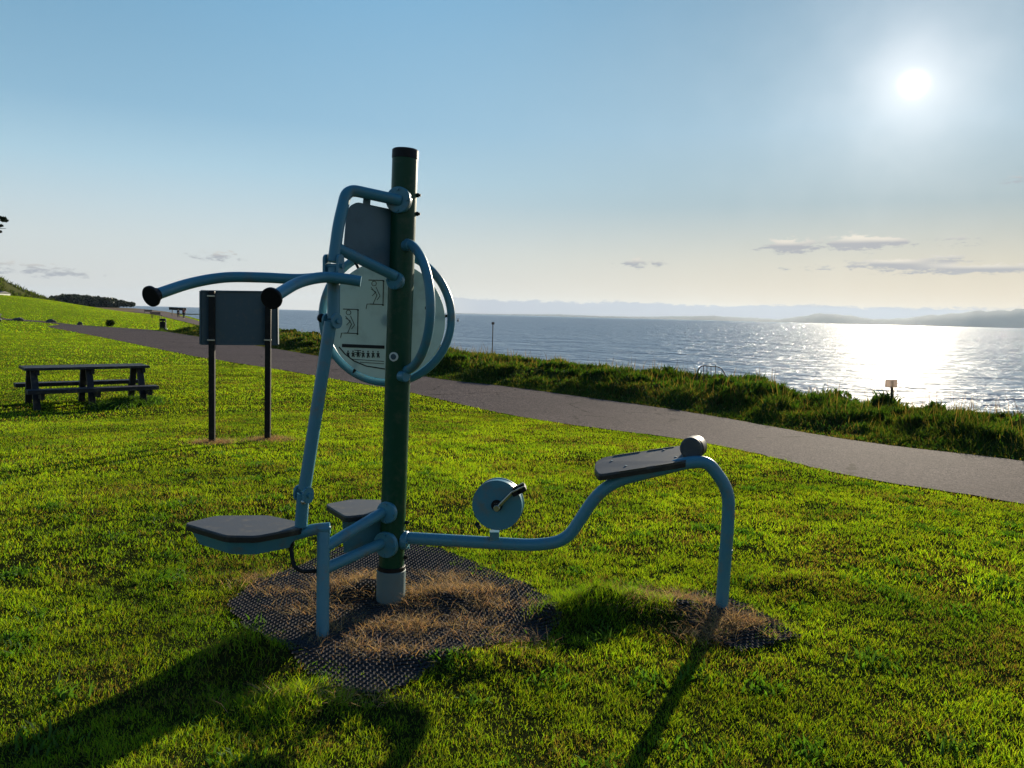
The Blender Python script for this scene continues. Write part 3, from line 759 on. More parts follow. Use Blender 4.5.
sc_ = sum(top, Vector()) / len(top)
mb = MB()   # tapered tray under the seat
tr_t = [sc_ + (p - sc_) * .93 - Vector((0, 0, .033)) for p in tp]; tr_b = [sc_ + (p - sc_) * .80 + Vector((.0, -.0, -.10)) for p in tp]; nn_ = len(tp)
mb.add(tr_t + tr_b, [tuple(range(nn_)), tuple(reversed(range(nn_, 2 * nn_)))] + [(i, nn_ + i, nn_ + (i + 1) % nn_, (i + 1) % nn_) for i in range(nn_)])
mb.build('seat_tray', M['teal'], seat)

# swing lever with its clevises
piv = at(333.5, 262, 3.72)
mb = MB(); mb.tube(AT([(334,268,3.72),(333.5,319,3.70)]), .030, 20); mb.tube(AT([(330.5,322,3.69),(304.5,489,3.64)]), .030, 20); lever = mb.build('swing_lever', M['teal'], root)
def clevis(c, up, wx=.036, L=.045, gap=.040, yax=Vector((1, 0, 0)), name='clevis', parent=None, mt='teal'):
    """two rounded cheek plates either side of a pivot pin"""
    mb = MB(); z = Vector(up).normalized(); y = yax.normalized(); x = y.cross(z).normalized()
    for s in (-1, 1):
        o = c + y * gap * s; P = []
        for k in range(9): a = math.pi * k / 8; P.append(o + x * math.cos(a) * wx + z * (L * .5 + math.sin(a) * wx))
        for k in range(9): a = math.pi + math.pi * k / 8; P.append(o + x * math.cos(a) * wx + z * (-L * .5 + math.sin(a) * wx))
        mb.prism([p - y * .006 for p in P], y * .012)
        mb.cyl(o + y * s * .005, o + y * s * .016, .012, 6)
    mb.cyl(c - y * gap, c + y * gap, .011, 12)
    return mb.build(name, M[mt], parent or root)
clevis(at(333.5, 266, 3.715), (0, 0, 1), .026, .06, .038, Vector((.93, -.35, 0)), parent=lever)
clevis(at(332, 321, 3.69), (0, 0, 1), .030, .012, .034, Vector((.8, -.6, 0)), parent=lever)
clevis(at(303.5, 494, 3.64), (0, 0, 1), .030, .02, .034, Vector((.8, -.6, 0)), parent=lever)
mb = MB(); mb.ball(at(321.5, 318, 3.74), .022); mb.cyl(at(321, 318, 3.74), at(334, 319, 3.70), .014, 12); mb.build('rubber_stop', M['black'], lever)
mb = MB(); mb.tube(AT([(303.3,493,3.64),(301,526,3.65)]), .030, 20); mb.build('lever_foot', M['teal'], lever)
mb = MB(); mb.ball(at(303.5, 502, 3.61), .013); mb.build('pivot_pin', M['steel'], lever)

# press arms
def arm(P, cap_dir_r, r=.0255):
    pts = smooth_path(AT(P), 8); mb = MB(); mb.tube(pts, r, 20); a = mb.build('press_arm', M['teal'], root)
    d = (pts[-1] - pts[-3]).normalized(); mb = MB(); mb.cyl(pts[-1] - d * .004, pts[-1] + d * .012, cap_dir_r, 28, .003); mb.cyl(pts[-1] - d * .03, pts[-1], r + .004, 20); mb.build('end_cap', M['black'], a)
    return a
arm([(334,276,3.74),(300,279,3.78),(262,277.5,3.78),(225,277.5,3.74),(190,283.5,3.62),(152,296,3.42)], .047)
arm([(361,281.5,3.60),(345,279,3.59),(322,277.5,3.56),(298,283,3.43),(272,298,3.20)], .046)
mb = MB(); mb.box(at(334, 281, 3.67), (.085, .10, .016), None, .003); mb.build('arm_plate', M['teal'], lever)

# upper frame
fr = AT([(400,200.5,PY-.075),(370,194,3.88),(347,189,3.83),(338.5,225,3.75),(333.5,262,3.72)])
mb = MB(); mb.tube(fillet(fr, [0, .02, .12, .05, 0]), .0285, 20); fr_o = mb.build('upper_frame', M['teal'], root)
flange(200, (-.22, -.97, 0), .066, fr_o)
mb = MB(); mb.tube(AT([(338,248,3.745),(345,252,3.76),(395,276,PY-.075)]), .027, 20); br = mb.build('brace', M['teal'], root)
flange(277, (-.28, -.96, 0), .046, br)

# back panel
bp_ = [(343.5,251),(346.5,215),(349.5,206),(357,202),(395,210),(397,277),(366,264)]
def plane_pts(L, y0, y1, x0, x1): return [at(a, b, y0 + (y1 - y0) * (a - x0) / (x1 - x0)) for a, b in L]
pp = rounded(plane_pts(bp_, 3.80, PY, 344, 397), .03)
mb = MB(); mb.prism(pp, (-.004, .008, 0)); mb.prism(plane_pts([(363,206),(364,194),(371,196),(370,208)], 3.80, PY, 344, 397), (-.004, .008, 0)); mb.build('back_panel', M['backpanel'], root)

# instruction disc with pictograms, behind the post
DY = 4.16
dc = at(386.5, 320.5, DY); DR = 58.5 / FPX * DY * 1.0
mb = MB(); mb.cyl(dc, dc + Vector((0, .008, 0)), DR, 72, .001); disc_o = mb.build('instruction_disc', M['panel'], root)
def strokes(L, wd=.004, name='pictogram', mt='ink'):
    mb = MB()
    for poly in L:
        for i in range(len(poly) - 1):
            a, b = at(*poly[i], DY - .002), at(*poly[i + 1], DY - .002)
            if (b - a).length < 1e-5: continue
            mb.bar(a, b, .003, wd, Vector((0, -1, 0)).cross(b - a))
    return mb.build(name, M[mt], disc_o)
def seated(dx, dy):
    h = [(374 + 2.4 * math.cos(t) + dx, 283.5 + 2.4 * math.sin(t) + dy) for t in np.linspace(0, 2 * math.pi, 11)]
    strokes([h, [(371+dx,287+dy),(377+dx,295+dy),(373+dx,304+dy),(367+dx,304+dy),(366+dx,309+dy)], [(376+dx,287+dy),(380+dx,296+dy),(377+dx,300+dy)], [(371+dx,289+dy),(376+dx,292+dy),(372+dx,296+dy)]], .0028)
    strokes([[(368.5+dx,280+dy),(383.5+dx,280.5+dy),(383+dx,304.5+dy),(370+dx,304+dy)]], .0045)
    for q in ((383.5, 281), (383, 305)): mb = MB(); c = at(q[0] + dx, q[1] + dy, DY - .002); mb.cyl(c, c + Vector((0, -.003, 0)), .005, 12); mb.build('pictogram_dot', M['ink'], disc_o)
seated(0, 0); seated(-25.5, 29)
strokes([[(342,345.5),(384.5,347.2)]], .018, 'printed_band')
strokes([[(339,347),(345,354),(354,361),(366,366),(385,369)]], .006, 'printed_arc')
random.seed(3)
icons = []
for k in range(7):   # row of tiny icon marks under the band (too small to read in the photo)
    x = 348 + k * 5.0; y0 = 350.5 + .1 * k
    if x > 384: break
    icons += [[(x, y0), (x + .01, y0 + 1.6)], [(x - 1.5, y0 + 2.6), (x + 1.5, y0 + 2.6)], [(x, y0 + 2), (x - .8, y0 + 7 - abs(k - 4) * .3)], [(x + .3, y0 + 3), (x + 1.2, y0 + 6.5)]]
strokes(icons, .0055, 'icon_row')
strokes([[(352, 359.2), (384, 361.4)], [(360, 362.2), (384, 363.8)]], .003, 'text_line')
strokes([[(354.5,350.2),(361,350.6)],[(354.5,352.4),(361,352.8)],[(354.5,354.6),(361,355)]], .0035, 'text_block')

# hand wheel round the disc, and the hoop on the right
wc = at(386.5, 317.5, 4.20); WR = 65 / FPX * 4.2
mb = MB(); mb.tube([wc + Vector((math.cos(t) * WR, -.03 * math.cos(t), math.sin(t) * WR)) for t in np.linspace(0, 2 * math.pi, 72, endpoint=False)], .0225, 14, closed=True)
wheel = mb.build('hand_wheel', M['teal'], root)
for a in (0.05, 2.1, -2.1):
    e = wc + Vector((math.cos(a) * WR, 0, math.sin(a) * WR)); q = wc + Vector((math.cos(a) * WR * .80, -.01, math.sin(a) * WR * .80))
    mb = MB(); mb.tube([e, q], .008, 10); mb.ball(q, .012); mb.build('wheel_fixing', M['black'], wheel)
mb = MB(); mb.cyl(on_post(318, 0, .05), wc + Vector((.02, .02, 0)), .03, 20, .003); mb.build('wheel_hub', M['black'], wheel)
hp = []
for t in np.linspace(-math.pi / 2, math.pi / 2, 31):
    r_ = math.cos(t) ; hp.append(at(404 + 26.5 * r_, 306.5 + 64 * math.sin(t), PY - .02 - .25 * r_))
mb = MB(); mb.tube(hp, .0235, 16); hoop = mb.build('hand_hoop', M['teal'], root)
for py in (243, 370):
    p = on_post(py); mb = MB(); mb.cyl(p + Vector((.02, -.05, 0)), p + Vector((.055, -.085, 0)), .028, 20, .004); mb.build('hoop_collar', M['teal'], hoop)
mb = MB(); mb.ball(at(427.5, 308, 3.78), .013); mb.build('hoop_bolt', M['black'], hoop)

# rear seat behind the post
rs = [(325,504),(345.5,516.5),(386,512),(392,500),(352,499)]
rt = rounded([Vector((*flat(a, b, .505), .505)) for a, b in rs], .03)
rseat = slab(rt, .010, .004).build('rear_seat', M['rubber'], root)
slab([p - Vector((0, 0, .0105)) for p in rt], .022, .001).build('rear_seat_edge', M['darkedge'], rseat)
mb = MB(); q = [flat(342, 516, .47), flat(388, 512, .47), flat(392, 503, .47), flat(350, 503, .47)]
V = [Vector((a[0], a[1], .471)) for a in q] + [Vector((a[0] + .01, a[1], .27)) for a in q]
mb.add(V, [(0, 1, 2, 3), (7, 6, 5, 4), (0, 4, 5, 1), (1, 5, 6, 2), (2, 6, 7, 3), (3, 7, 4, 0)]); mb.build('rear_seat_support', M['teal'], rseat)
mb = MB(); c = at(372, 548, 4.12); mb.tube([c, at(390, 545, PY)], .028, 16); mb.build('rear_seat_bracket', M['teal'], rseat)

# cable under the seat tube
mb = MB(); mb.tube(smooth_path(AT([(290.5,545,3.64),(292,556,3.62),(294.5,566,3.60),(302,571,3.60),(313,571,3.62),(322,571,3.64)])), .010, 12); mb.ball(at(291, 543, 3.64), .018); mb.ball(at(319, 572, 3.63), .015); mb.build('rubber_cord', M['black'], root)

# bench frame to the right with its pedal drum
bl = flat(720.5, 618, 0); BLY = float(bl[1])
def yb(x): return PY + (BLY - PY) * (x - 400) / 320.0
bf = [(398,537.5),(535,545.5),(566,541),(604,483.5),(690,462),(708,462),(729,490),(728,522),(720.5,620)]
bf = [at(a, b, yb(a)) for a, b in bf]
mb = MB(); mb.tube(fillet(bf, [0, .10, .12, .14, .05, .10, .14, .1, 0], 8), .0325, 22); bench = mb.build('bench_frame', M['teal'], root)
flange(538, (1, -.15, 0), .050, bench)
mb = MB(); a, b = at(726, 549, yb(726)), at(725.7, 552, yb(726)); mb.cyl(a, b, .0345, 22); mb.build('weld_ring', M['teal'], bench)
for a in bf[-1:]:
    mb = MB(); mb.cyl(Vector((a.x, a.y, -.01)), Vector((a.x, a.y, .03)), .05, 20, .004)
# pad on the bench
pz = [(594.5,468),(599,474.5),(687,460.5),(684,445),(604,457),(595.5,461.5)]
def padpt(a, b, dz=0):
    # near edge at 3.88 m, far edge at 4.17 m
    yn = np.interp(a, [594, 687], [474.8, 460.0]); yf = np.interp(a, [594, 687], [457.5, 444.0]); t = (yn - b) / (yn - yf)
    return at(a, b, 3.88 + .29 * t) + Vector((0, 0, dz))
pl = rounded([padpt(a, b) for a, b in pz], .03)
pad = slab(pl, .012, .003).build('bench_pad', M['rubber'], root)
pc = sum(pl, Vector()) / len(pl)
slab([pc + (p - pc) * 1.004 - Vector((0, 0, .0125)) for p in pl], .022, .001).build('bench_pad_edge', M['darkedge'], pad)
for a, b in ((612,461),(626,466),(664,450),(676,457)): mb = MB(); c = padpt(a, b, .0); mb.cyl(c, c + Vector((0, 0, .003)), .007, 10); mb.build('screw', M['steel'], pad)
for seg_ in (((619,471.6),(646,467.4)),((655,466),(682,461.6)),((614,455.8),(640,451.9)),((648,450.7),(674,446.9))):
    mb = MB(); a, b = padpt(*seg_[0], .001), padpt(*seg_[1], .001); mb.bar(a, b, .010, .003); mb.build('grip_slot', M['darkedge'], pad)
rc = at(690.5, 448.5, 3.93)
mb = MB(); mb.cyl(rc, rc + Vector((.045, .10, -.004)), .057, 36, .008); rol = mb.build('bench_roller', M['rubber'], root)
mb = MB(); mb.cyl(rc + Vector((.014, .02, -.004)), rc + Vector((.058, .12, -.006)), .059, 36, .008); mb.build('roller_shell', M['darkedge'], rol)

# pedal drum
dcn = at(497, 505.3, yb(498) - .06); drd = 25.5 / FPX * dcn.y; ax = Vector((.17, .985, 0))
mb = MB(); mb.cyl(dcn, dcn + ax * .065, drd, 56, .005); drum = mb.build('pedal_drum', M['teal'], root)
mb = MB(); 
mb.cyl(dcn - ax * .002 + ax * 0, dcn + ax * .012, drd + .0012, 56); mb.cyl(dcn + ax * .052, dcn + ax * .062, drd + .003, 56); mb.build('drum_rim', M['teal'], drum)
mb = MB(); mb.bar(at(494.5, 531, yb(495)), at(494.5, 543, yb(495)), .05, .05); mb.build('drum_bracket', M['teal'], drum)
mb = MB(); mb.cyl(dcn - ax * .010, dcn + ax * .004, .030, 24); mb.build('crank_seal', M['black'], drum)
ca = at(497, 508, dcn.y - .03); cb = at(515, 489.5, dcn.y - .035)
mb = MB(); mb.bar(ca, cb, .018, .022, (0, 1, 0), .004); mb.cyl(ca - ax * .014, ca + ax * .03, .017, 16, .002); mb.cyl(cb - ax * .012, cb + ax * .012, .014, 16, .002); crank = mb.build('crank', M['steel'], drum)
pc_ = at(519, 490, dcn.y - .09)
mb = MB(); rt_ = Matrix.Rotation(math.radians(-28), 3, 'Y') 
for s in (-1, 1):
    mb.box(pc_ + rt_ @ Vector((0, s * .040, 0)), (.070, .010, .024), rt_, .002); mb.box(pc_ + rt_ @ Vector((s * .033, 0, 0)), (.010, .080, .022), rt_, .002)
mb.box(pc_, (.016, .09, .016), rt_, .002); mb.cyl(pc_, cb, .008, 10); mb.build('pedal', M['black'], drum)
for s in (-1, 1): mb = MB(); mb.bar(pc_ + rt_ @ Vector((-.033, s * .043, .014)), pc_ + rt_ @ Vector((.033, s * .043, .014)), .006, .006); mb.build('pedal_plate', M['steel'], drum)
mb = MB(); mb.cyl(at(477, 524, yb(477) - .05), at(479, 527, yb(477) + .0), .012, 10); mb.build('drum_bolt', M['black'], drum)

# ------------------------------------------------------------------ information board seen from behind
def gz(p): return float(land(np.array(p[0]), np.array(p[1])))
b1, b2 = hitl(212, 443.5), hitl(267.5, 440.5)
root2 = empty('information_board', (b1[0], b1[1], gz(b1))); tag(root2, 'dark information board on two thin black posts, seen from behind on the lawn', 'information board')
for (p, topx, topy) in ((b1, 212, 291), (b2, 268.5, 296)):
    mb = MB(); t = at(topx, topy, p[1]); mb.bar((p[0], p[1], gz(p) - .05), (t.x, t.y, t.z), .075, .05, (0, 1, 0), .006); mb.build('post', M['black'], root2)
    for fr_ in (at(topx, 296, p[1]), at(topx, 340, p[1])):
        mb = MB(); mb.bar(fr_ + Vector((-.048, -.034, 0)), fr_ + Vector((.048, -.034, 0)), .012, .018, (0, 0, 1), .002); mb.build('clamp', M['steel'], root2)
yb1 = b1[1] + .055; yb2 = b2[1] + .055
def bpt(a, b): return at(a, b, yb1 + (yb2 - yb1) * (a - 212) / 56)
mb = MB(); pn = [bpt(200.5, 344), bpt(200.5, 291), bpt(277, 292), bpt(277.5, 344.5)]; mb.prism(pn, (0, .03, 0)); bo = mb.build('board', M['signback'], root2)
mb = MB()
for i in range(4):
    a, b = pn[i], pn[(i + 1) % 4]; mb.bar(a + Vector((0, .012, 0)), b + Vector((0, .012, 0)), .050, .022, Vector((0, 1, 0)).cross(b - a), .003)
mb.build('board_frame', M['signback'], bo)

# ------------------------------------------------------------------ picnic tables
def picnic_table(loc, rz, label, L=2.5):
    r_ = empty('picnic_table', loc, rz); tag(r_, label, 'picnic table', 'dark plank picnic tables on the lawn')
    Mx = Matrix.Translation(Vector(loc)) @ Matrix.Rotation(rz, 4, 'Z')
    def T(x, y, z): return Mx @ Vector((x, y, z))
    def bar(mb, a, b, wd, ht, up=None):
        upv = (Mx.to_3x3() @ Vector(up)) if up else (0, 0, 1); mb.bar(T(*a), T(*b), wd, ht, upv, .004)
    mb = MB()
    for k in range(5): bar(mb, (-L / 2, -.30 + k * .15, .735), (L / 2, -.30 + k * .15, .735), .14, .05)
    mb.build('tabletop', M['wood_dark'], r_)
    for s in (-1, 1):
        mb = MB()
        for k in (0, 1): bar(mb, (-L / 2 - .03, s * (.66 + k * .15), .355), (L / 2 + .03, s * (.66 + k * .15), .355), .14, .075)
        mb.build('bench_seat', M['wood_dark'], r_)
    for x in (-L / 2 + .16, 0, L / 2 - .16):
        for s in (-1, 1):
            mb = MB(); bar(mb, (x, s * .52, -.03), (x, s * .22, .71), .09, .11, (1, 0, 0)); mb.build('leg', M['wood_dark'], r_)
        mb = MB(); bar(mb, (x + .052, -.82, .26), (x + .052, .82, .26), .06, .11); mb.build('cross_beam', M['wood_dark'], r_)
        mb = MB(); bar(mb, (x + .052, -.34, .66), (x + .052, .34, .66), .06, .09); mb.build('top_beam', M['wood_dark'], r_)
    return r_
tp_ = hitl(87, 404); picnic_table((tp_[0], tp_[1], gz(tp_) - .0), math.radians(40), 'dark picnic table with three pairs of legs, left of the information board', 2.16)
tq = hitl(-14, 321.5); picnic_table((tq[0], tq[1], gz(tq)), math.radians(20), 'far picnic table cut off by the left edge, beside the path')

# weeds under the table and other broad-leaved tufts in the lawn
def tufts():
    spots = [(132,404,.45,420),(112,408,.3,200),(148,402,.22,160),(958,748,.10,30),(870,660,.08,24),(600,640,.1,26),(250,628,.09,24),(470,702,.08,22),(60,700,.1,26),(905,600,.06,16),(30,742,.1,26)]
    X_, Y_, H_, W_, C_ = [], [], [], [], []
    for px, py, r_, n in spots:
        p = hitl(px, py); k = n * (4 if py < 500 else 1)
        X_.append(p[0] + rng.normal(size=k) * r_ * .5); Y_.append(p[1] + rng.normal(size=k) * r_ * .5)
        H_.append((.05 + .14 * rng.random(k)) if py < 500 else .03 + .04 * rng.random(k)); W_.append(np.full(k, .02 if py < 500 else .011))
        C_.append(np.array([[.05, .11, .025]]) * (0.7 + .8 * rng.random(k))[:, None])
    for _ in range(170):   # clover and daisy-leaf patches
        rr_ = 2.4 + 7 * rng.random() ** .8; aa = rng.random() * 1.36 - .68; cx, cy = rr_ * math.sin(aa), rr_ * math.cos(aa)
        if inside(mat_main, np.array([cx]), np.array([cy]))[0] or inside(path_poly, np.array([cx]), np.array([cy]))[0] or side_dist(near_w, np.array([cx]), np.array([cy]))[0] > -.2: continue
        k = int(20 + 50 * rng.random()); X_.append(cx + rng.normal(size=k) * .05); Y_.append(cy + rng.normal(size=k) * .05)
        H_.append(.022 + .026 * rng.random(k)); W_.append(np.full(k, .011)); C_.append(np.array([[.06, .14, .02]]) * (0.6 + .8 * rng.random(k))[:, None])
    x, y, h, wd, c = map(np.concatenate, (X_, Y_, H_, W_, C_))
    return blades('weeds', x, y, h, wd, .5 + .5 * rng.random(len(x)), c, M['leaf'])
tag(tufts(), 'broad-leaved weeds in the lawn and under the picnic table', 'weeds', kind='stuff')

# ------------------------------------------------------------------ small far things
def bin_():
    p = hitl(163, 330.2); z = gz(p); d = p[1]; hgt = 11.5 / FPX * d; r_ = 3.1 / FPX * d
    o = empty('litter_bin', (p[0], p[1], z)); tag(o, 'dark round litter bin at the far edge of the path', 'litter bin')
    c = Vector((p[0], p[1], z)); mb = MB(); mb.cyl(c + Vector((0, 0, -.05)), c + Vector((0, 0, hgt * .74)), r_, 20, .02); mb.build('body', M['black'], o)
    mb = MB(); mb.cyl(c + Vector((0, 0, hgt * .8)), c + Vector((0, 0, hgt)), r_ * 1.06, 20, .05)
    for a in range(4): t = a * math.pi / 2 + .6; e = Vector((math.cos(t) * r_ * .85, math.sin(t) * r_ * .85, 0)); mb.cyl(c + e + Vector((0, 0, hgt * .7)), c + e + Vector((0, 0, hgt * .82)), .04, 8)
    mb.build('lid', M['black'], o)
    mb = MB(); q = c + Vector((r_ * 1.25, -.1, 0)); mb.cyl(q + Vector((0, 0, -.05)), q + Vector((0, 0, .18)), .09, 10); mb.build('foot_post', M['white'], o)
bin_()

def person(px, py, label, hgt, top_m, ph):
    p = hitl(px, py); z = gz(p)
    o = empty('person', (p[0], p[1], z)); tag(o, label, 'person', 'people on the promenade')
    s = hgt / 1.75; c = Vector((p[0], p[1], z))
    J = {'pel': (0, 0, .95), 'wai': (0, 0, 1.12), 'che': (0, .01, 1.36), 'nec': (0, .0, 1.50), 'hea': (0, -.01, 1.60), 'crn': (0, 0, 1.72),
         'ls': (-.17, 0, 1.42), 'le': (-.22, .02, 1.13), 'lw': (-.20, -.10, .90), 'lh': (-.19, -.14, .82), 'rs': (.17, 0, 1.42), 're': (.22, .04, 1.13), 'rw': (.22, .02, .88), 'rh': (.22, .0, .80),
         'lhp': (-.09, 0, .90), 'lk': (-.10, -.10 * ph, .50), 'la': (-.10, .06 * ph, .09), 'lt': (-.10, -.12, .03), 'rhp': (.09, 0, .90), 'rk': (.10, .02 * ph, .50), 'ra': (.10, .22 * ph, .10), 'rt': (.10, .06, .03)}
    Rr = {'pel': .14, 'wai': .125, 'che': .155, 'nec': .055, 'hea': .095, 'crn': .075, 'ls': .065, 'le': .045, 'lw': .032, 'lh': .035, 'rs': .065, 're': .045, 'rw': .032, 'rh': .035,
          'lhp': .09, 'lk': .06, 'la': .042, 'lt': .038, 'rhp': .09, 'rk': .06, 'ra': .042, 'rt': .038}
    Ed = [('pel', 'wai'), ('wai', 'che'), ('che', 'nec'), ('nec', 'hea'), ('hea', 'crn'), ('che', 'ls'), ('ls', 'le'), ('le', 'lw'), ('lw', 'lh'), ('che', 'rs'), ('rs', 're'), ('re', 'rw'), ('rw', 'rh'),
          ('pel', 'lhp'), ('lhp', 'lk'), ('lk', 'la'), ('la', 'lt'), ('pel', 'rhp'), ('rhp', 'rk'), ('rk', 'ra'), ('ra', 'rt')]
    def skin(name, keys, mat, grow):
        ks = [k for k in J if k in keys]; me = bpy.data.meshes.new(name)
        me.from_pydata([tuple(c + Vector(J[k]) * s) for k in ks], [(ks.index(a), ks.index(b)) for a, b in Ed if a in ks and b in ks], [])
        ob = link(name, me, mat, o); md = ob.modifiers.new('skin', 'SKIN'); sd_ = me.skin_vertices[0].data
        for i, k in enumerate(ks): sd_[i].radius = (Rr[k] * s * grow,) * 2; sd_[i].use_root = (k in ('pel',) and True)
        if 'pel' not in ks: sd_[0].use_root = True
        ob.modifiers.new('sub', 'SUBSURF').levels = 1; ob.modifiers['sub'].render_levels = 1; return ob
    body = skin('body', set(J), M['skin'], 1.0)
    skin('jacket', {'pel', 'wai', 'che', 'ls', 'le', 'lw', 'rs', 're', 'rw'}, top_m, 1.14)
    skin('trousers', {'pel', 'lhp', 'lk', 'la', 'rhp', 'rk', 'ra'}, M['cloth_dark'], 1.16)
    mb = MB(); mb.ball(c + Vector((0, .02, 1.66)) * s, .11 * s, (1, 1, .95), 10); mb.build('hair', M['hair'], o)
person(178.3, 318.2, 'person in dark clothes standing on the far promenade, nearer the bin', 1.6, M['cloth_dark'], 1)
person(183.8, 318.8, 'person in a dull red top on the far promenade, next to the sea', 1.78, M['cloth_red'], -1)
# low dark rail-like board behind the two people
q0 = hitl(176, 317.0); zq = gz(q0); o = empty('shore_board', (q0[0], q0[1] + 3, zq)); tag(o, 'long dark horizontal board behind the two people on the promenade', 'board')
Yq = q0[1] + 3
mb = MB(); mb.prism([at(169, 307, Yq), at(169, 309.8, Yq), at(186, 310.6, Yq), at(186, 308, Yq)], (0, .2, 0)); mb.build('panel', M['wood_dark'], o)
for x in (172, 184):
    mb = MB(); t = at(x, 309.5, Yq); mb.bar((t.x, t.y + .1, zq - .1), (t.x, t.y + .1, t.z), .12, .12, (0, 1, 0)); mb.build('post', M['wood_dark'], o)

def bench_far(px, py, L, rz, label):
    p = hitl(px, py); z = gz(p); o = empty('park_bench', (p[0], p[1], z), 0); tag(o, label, 'bench', 'benches by the promenade')
    Rm = Matrix.Rotation(rz, 3, 'Z'); c = Vector((p[0], p[1], z))
    def T(x, y, zz): return c + Rm @ Vector((x, y, zz))
    mb = MB()
    for k in range(3): mb.bar(T(-L / 2, -.18 + k * .17, .45), T(L / 2, -.18 + k * .17, .45), .15, .05)
    mb.build('seat', M['wood_dark'], o)
    mb = MB()
    for k in range(3): mb.bar(T(-L / 2, .28 + k * .03, .60 + k * .15), T(L / 2, .28 + k * .03, .60 + k * .15), .04, .12)
    mb.build('backrest', M['wood_dark'], o)
    for x in (-L / 2 + .15, L / 2 - .15):
        for y in (-.18, .22):
            mb = MB(); mb.bar(T(x, y, -.05), T(x, y, .44), .08, .08, (0, 1, 0)); mb.build('leg', M['wood_dark'], o)
bench_far(148, 313.8, 1.7, .3, 'small dark bench farthest along the promenade')
bench_far(156.5, 318.0, 1.8, 1.0, 'grey bench at an angle just behind the litter bin')

def boulder(px, py, wpx, hpx, label, grp='stones along the path', name='boulder'):
    p = hitl(px, py); z = gz(p); d = p[1]; a, b = wpx / FPX * d / 2, hpx / FPX * d
    bm = bmesh.new(); bmesh.ops.create_icosphere(bm, subdivisions=3, radius=1.0)
    for v in bm.verts:
        f = 1 + .35 * mnoise.noise(v.co * 1.7 + Vector((px, py, 0))) + .12 * mnoise.noise(v.co * 5)
        v.co = Vector((v.co.x * a * f, v.co.y * a * .7 * f, max(-.2, v.co.z) * b * f))
    me = bpy.data.meshes.new(name); bm.to_mesh(me); bm.free(); o = link(name, me, M['stone']); o.location = (p[0], p[1], z)
    tag(o, label, 'boulder', grp)
boulder(19, 320.8, 13, 3.2, 'largest dark flat-topped stone beside the left end of the path')
boulder(51, 322.6, 10, 3.2, 'low pale stone in the grass beyond the path')
boulder(80, 325.0, 6, 3.2, 'smallest stone beyond the path, left of the shrub')

def foliage_cluster(name, centres, per, leaf, col, mat, parent=None, flat_=1.0):
    """leaf-sized faces through several uneven lumps (centre, radius)"""
    Vx, Hs = [], []
    n = per * len(centres); P = np.empty((n, 3)); i = 0
    for c, r_ in centres:
        v = rng.normal(size=(per, 3)); v /= np.linalg.norm(v, axis=1)[:, None]; rad = r_ * (0.55 + .5 * rng.random(per)) 
        q = v * rad[:, None]; q[:, 2] *= flat_; P[i:i + per] = np.array(c)[None] + q; i += per
    a = rng.normal(size=(n, 3)); a /= np.linalg.norm(a, axis=1)[:, None]; b = rng.normal(size=(n, 3)); b -= (a * b).sum(1)[:, None] * a; b /= np.linalg.norm(b, axis=1)[:, None]
    s = leaf * (0.6 + .8 * rng.random(n))[:, None]
    V = np.stack([P - a * s, P + b * s * .5, P + a * s, P - b * s * .5], 1).reshape(-1, 3)
    Fq = np.arange(n * 4).reshape(-1, 4); cc = np.repeat(np.array([col]) * (0.55 + .9 * rng.random(n))[:, None], 4, 0)
    return link(name, mesh_np(name, V, Fq, cc), mat, parent)
def shrub(px, py, wpx, hpx, label):
    p = hitl(px, py); z = gz(p); d = p[1]; rw, hh = wpx / FPX * d / 2, hpx / FPX * d
    o = empty('shrub', (p[0], p[1], z)); tag(o, label, 'shrub', 'shrubs beyond the path')
    cs = [((p[0] + rng.normal() * rw * .45, p[1] + rng.normal() * rw * .3, z + hh * (.3 + .4 * rng.random())), hh * .36) for _ in range(9)]
    foliage_cluster('foliage', cs, 260, hh * .09, (.035, .055, .015), M['leaf'], o)
    mb = MB()
    for k in range(5): mb.tube([Vector((p[0], p[1], z - .05)), Vector((p[0] + rng.normal() * rw * .4, p[1] + rng.normal() * .2, z + hh * .7))], .03 * hh, 6, r2=.01 * hh)
    mb.build('stems', M['bark'], o)
shrub(110, 326.5, 12, 6.5, 'dark rounded shrub beside the far edge of the path')

# hill of scrub at the far left, with a white cottage below it
HX, HY = at(-60, 290, 210).x, 210.0
def hill_z(x, y):
    t = np.exp(-((x - HX + 11) / 23.0) ** 2 - ((y - HY) / 40.0) ** 2)
    return 17.5 * t
na_, nr_ = 80, 60
gx, gy = np.meshgrid(np.linspace(HX - 90, HX + 50, na_), np.linspace(HY - 80, HY + 80, nr_)); gx = gx.ravel(); gy = gy.ravel()
hz_ = base_z(gx, gy) - .6 + hill_z(gx, gy) * (0.92 + .16 * fbm(gx, gy, .08, 3, 7))
hcol = np.array([[.075, .085, .03]]) * (0.6 + .8 * fbm(gx, gy, .1, 3, 9))[:, None]
hill_o = link('hillside', grid_mesh('hillside', np.stack([gx, gy, hz_], -1), nr_, na_, False, hcol), M['ground']); tag(hill_o, kind='structure')
n = 60000; x = HX - 60 + 100 * rng.random(n); y = HY - 45 + 70 * rng.random(n); k = hill_z(x, y) > 1.2; x, y = x[k], y[k]; n = len(x)
k = rng.random(n) < sm(.35, .6, fbm(x, y, .12, 3, 13)); x, y = x[k], y[k]; n = len(x)
zz = base_z(x, y) - .7 + hill_z(x, y) * (0.92 + .16 * fbm(x, y, .08, 3, 7))
hb = blades('hillside_scrub', x, y, .5 + 1.1 * rng.random(n), np.full(n, .35), .3 + .6 * rng.random(n), np.array([[.05, .07, .022]]) * (0.5 + rng.random(n))[:, None], M['leaf'], z=zz); tag(hb, 'dark scrub covering the hillside at the far left', 'scrub', kind='stuff')

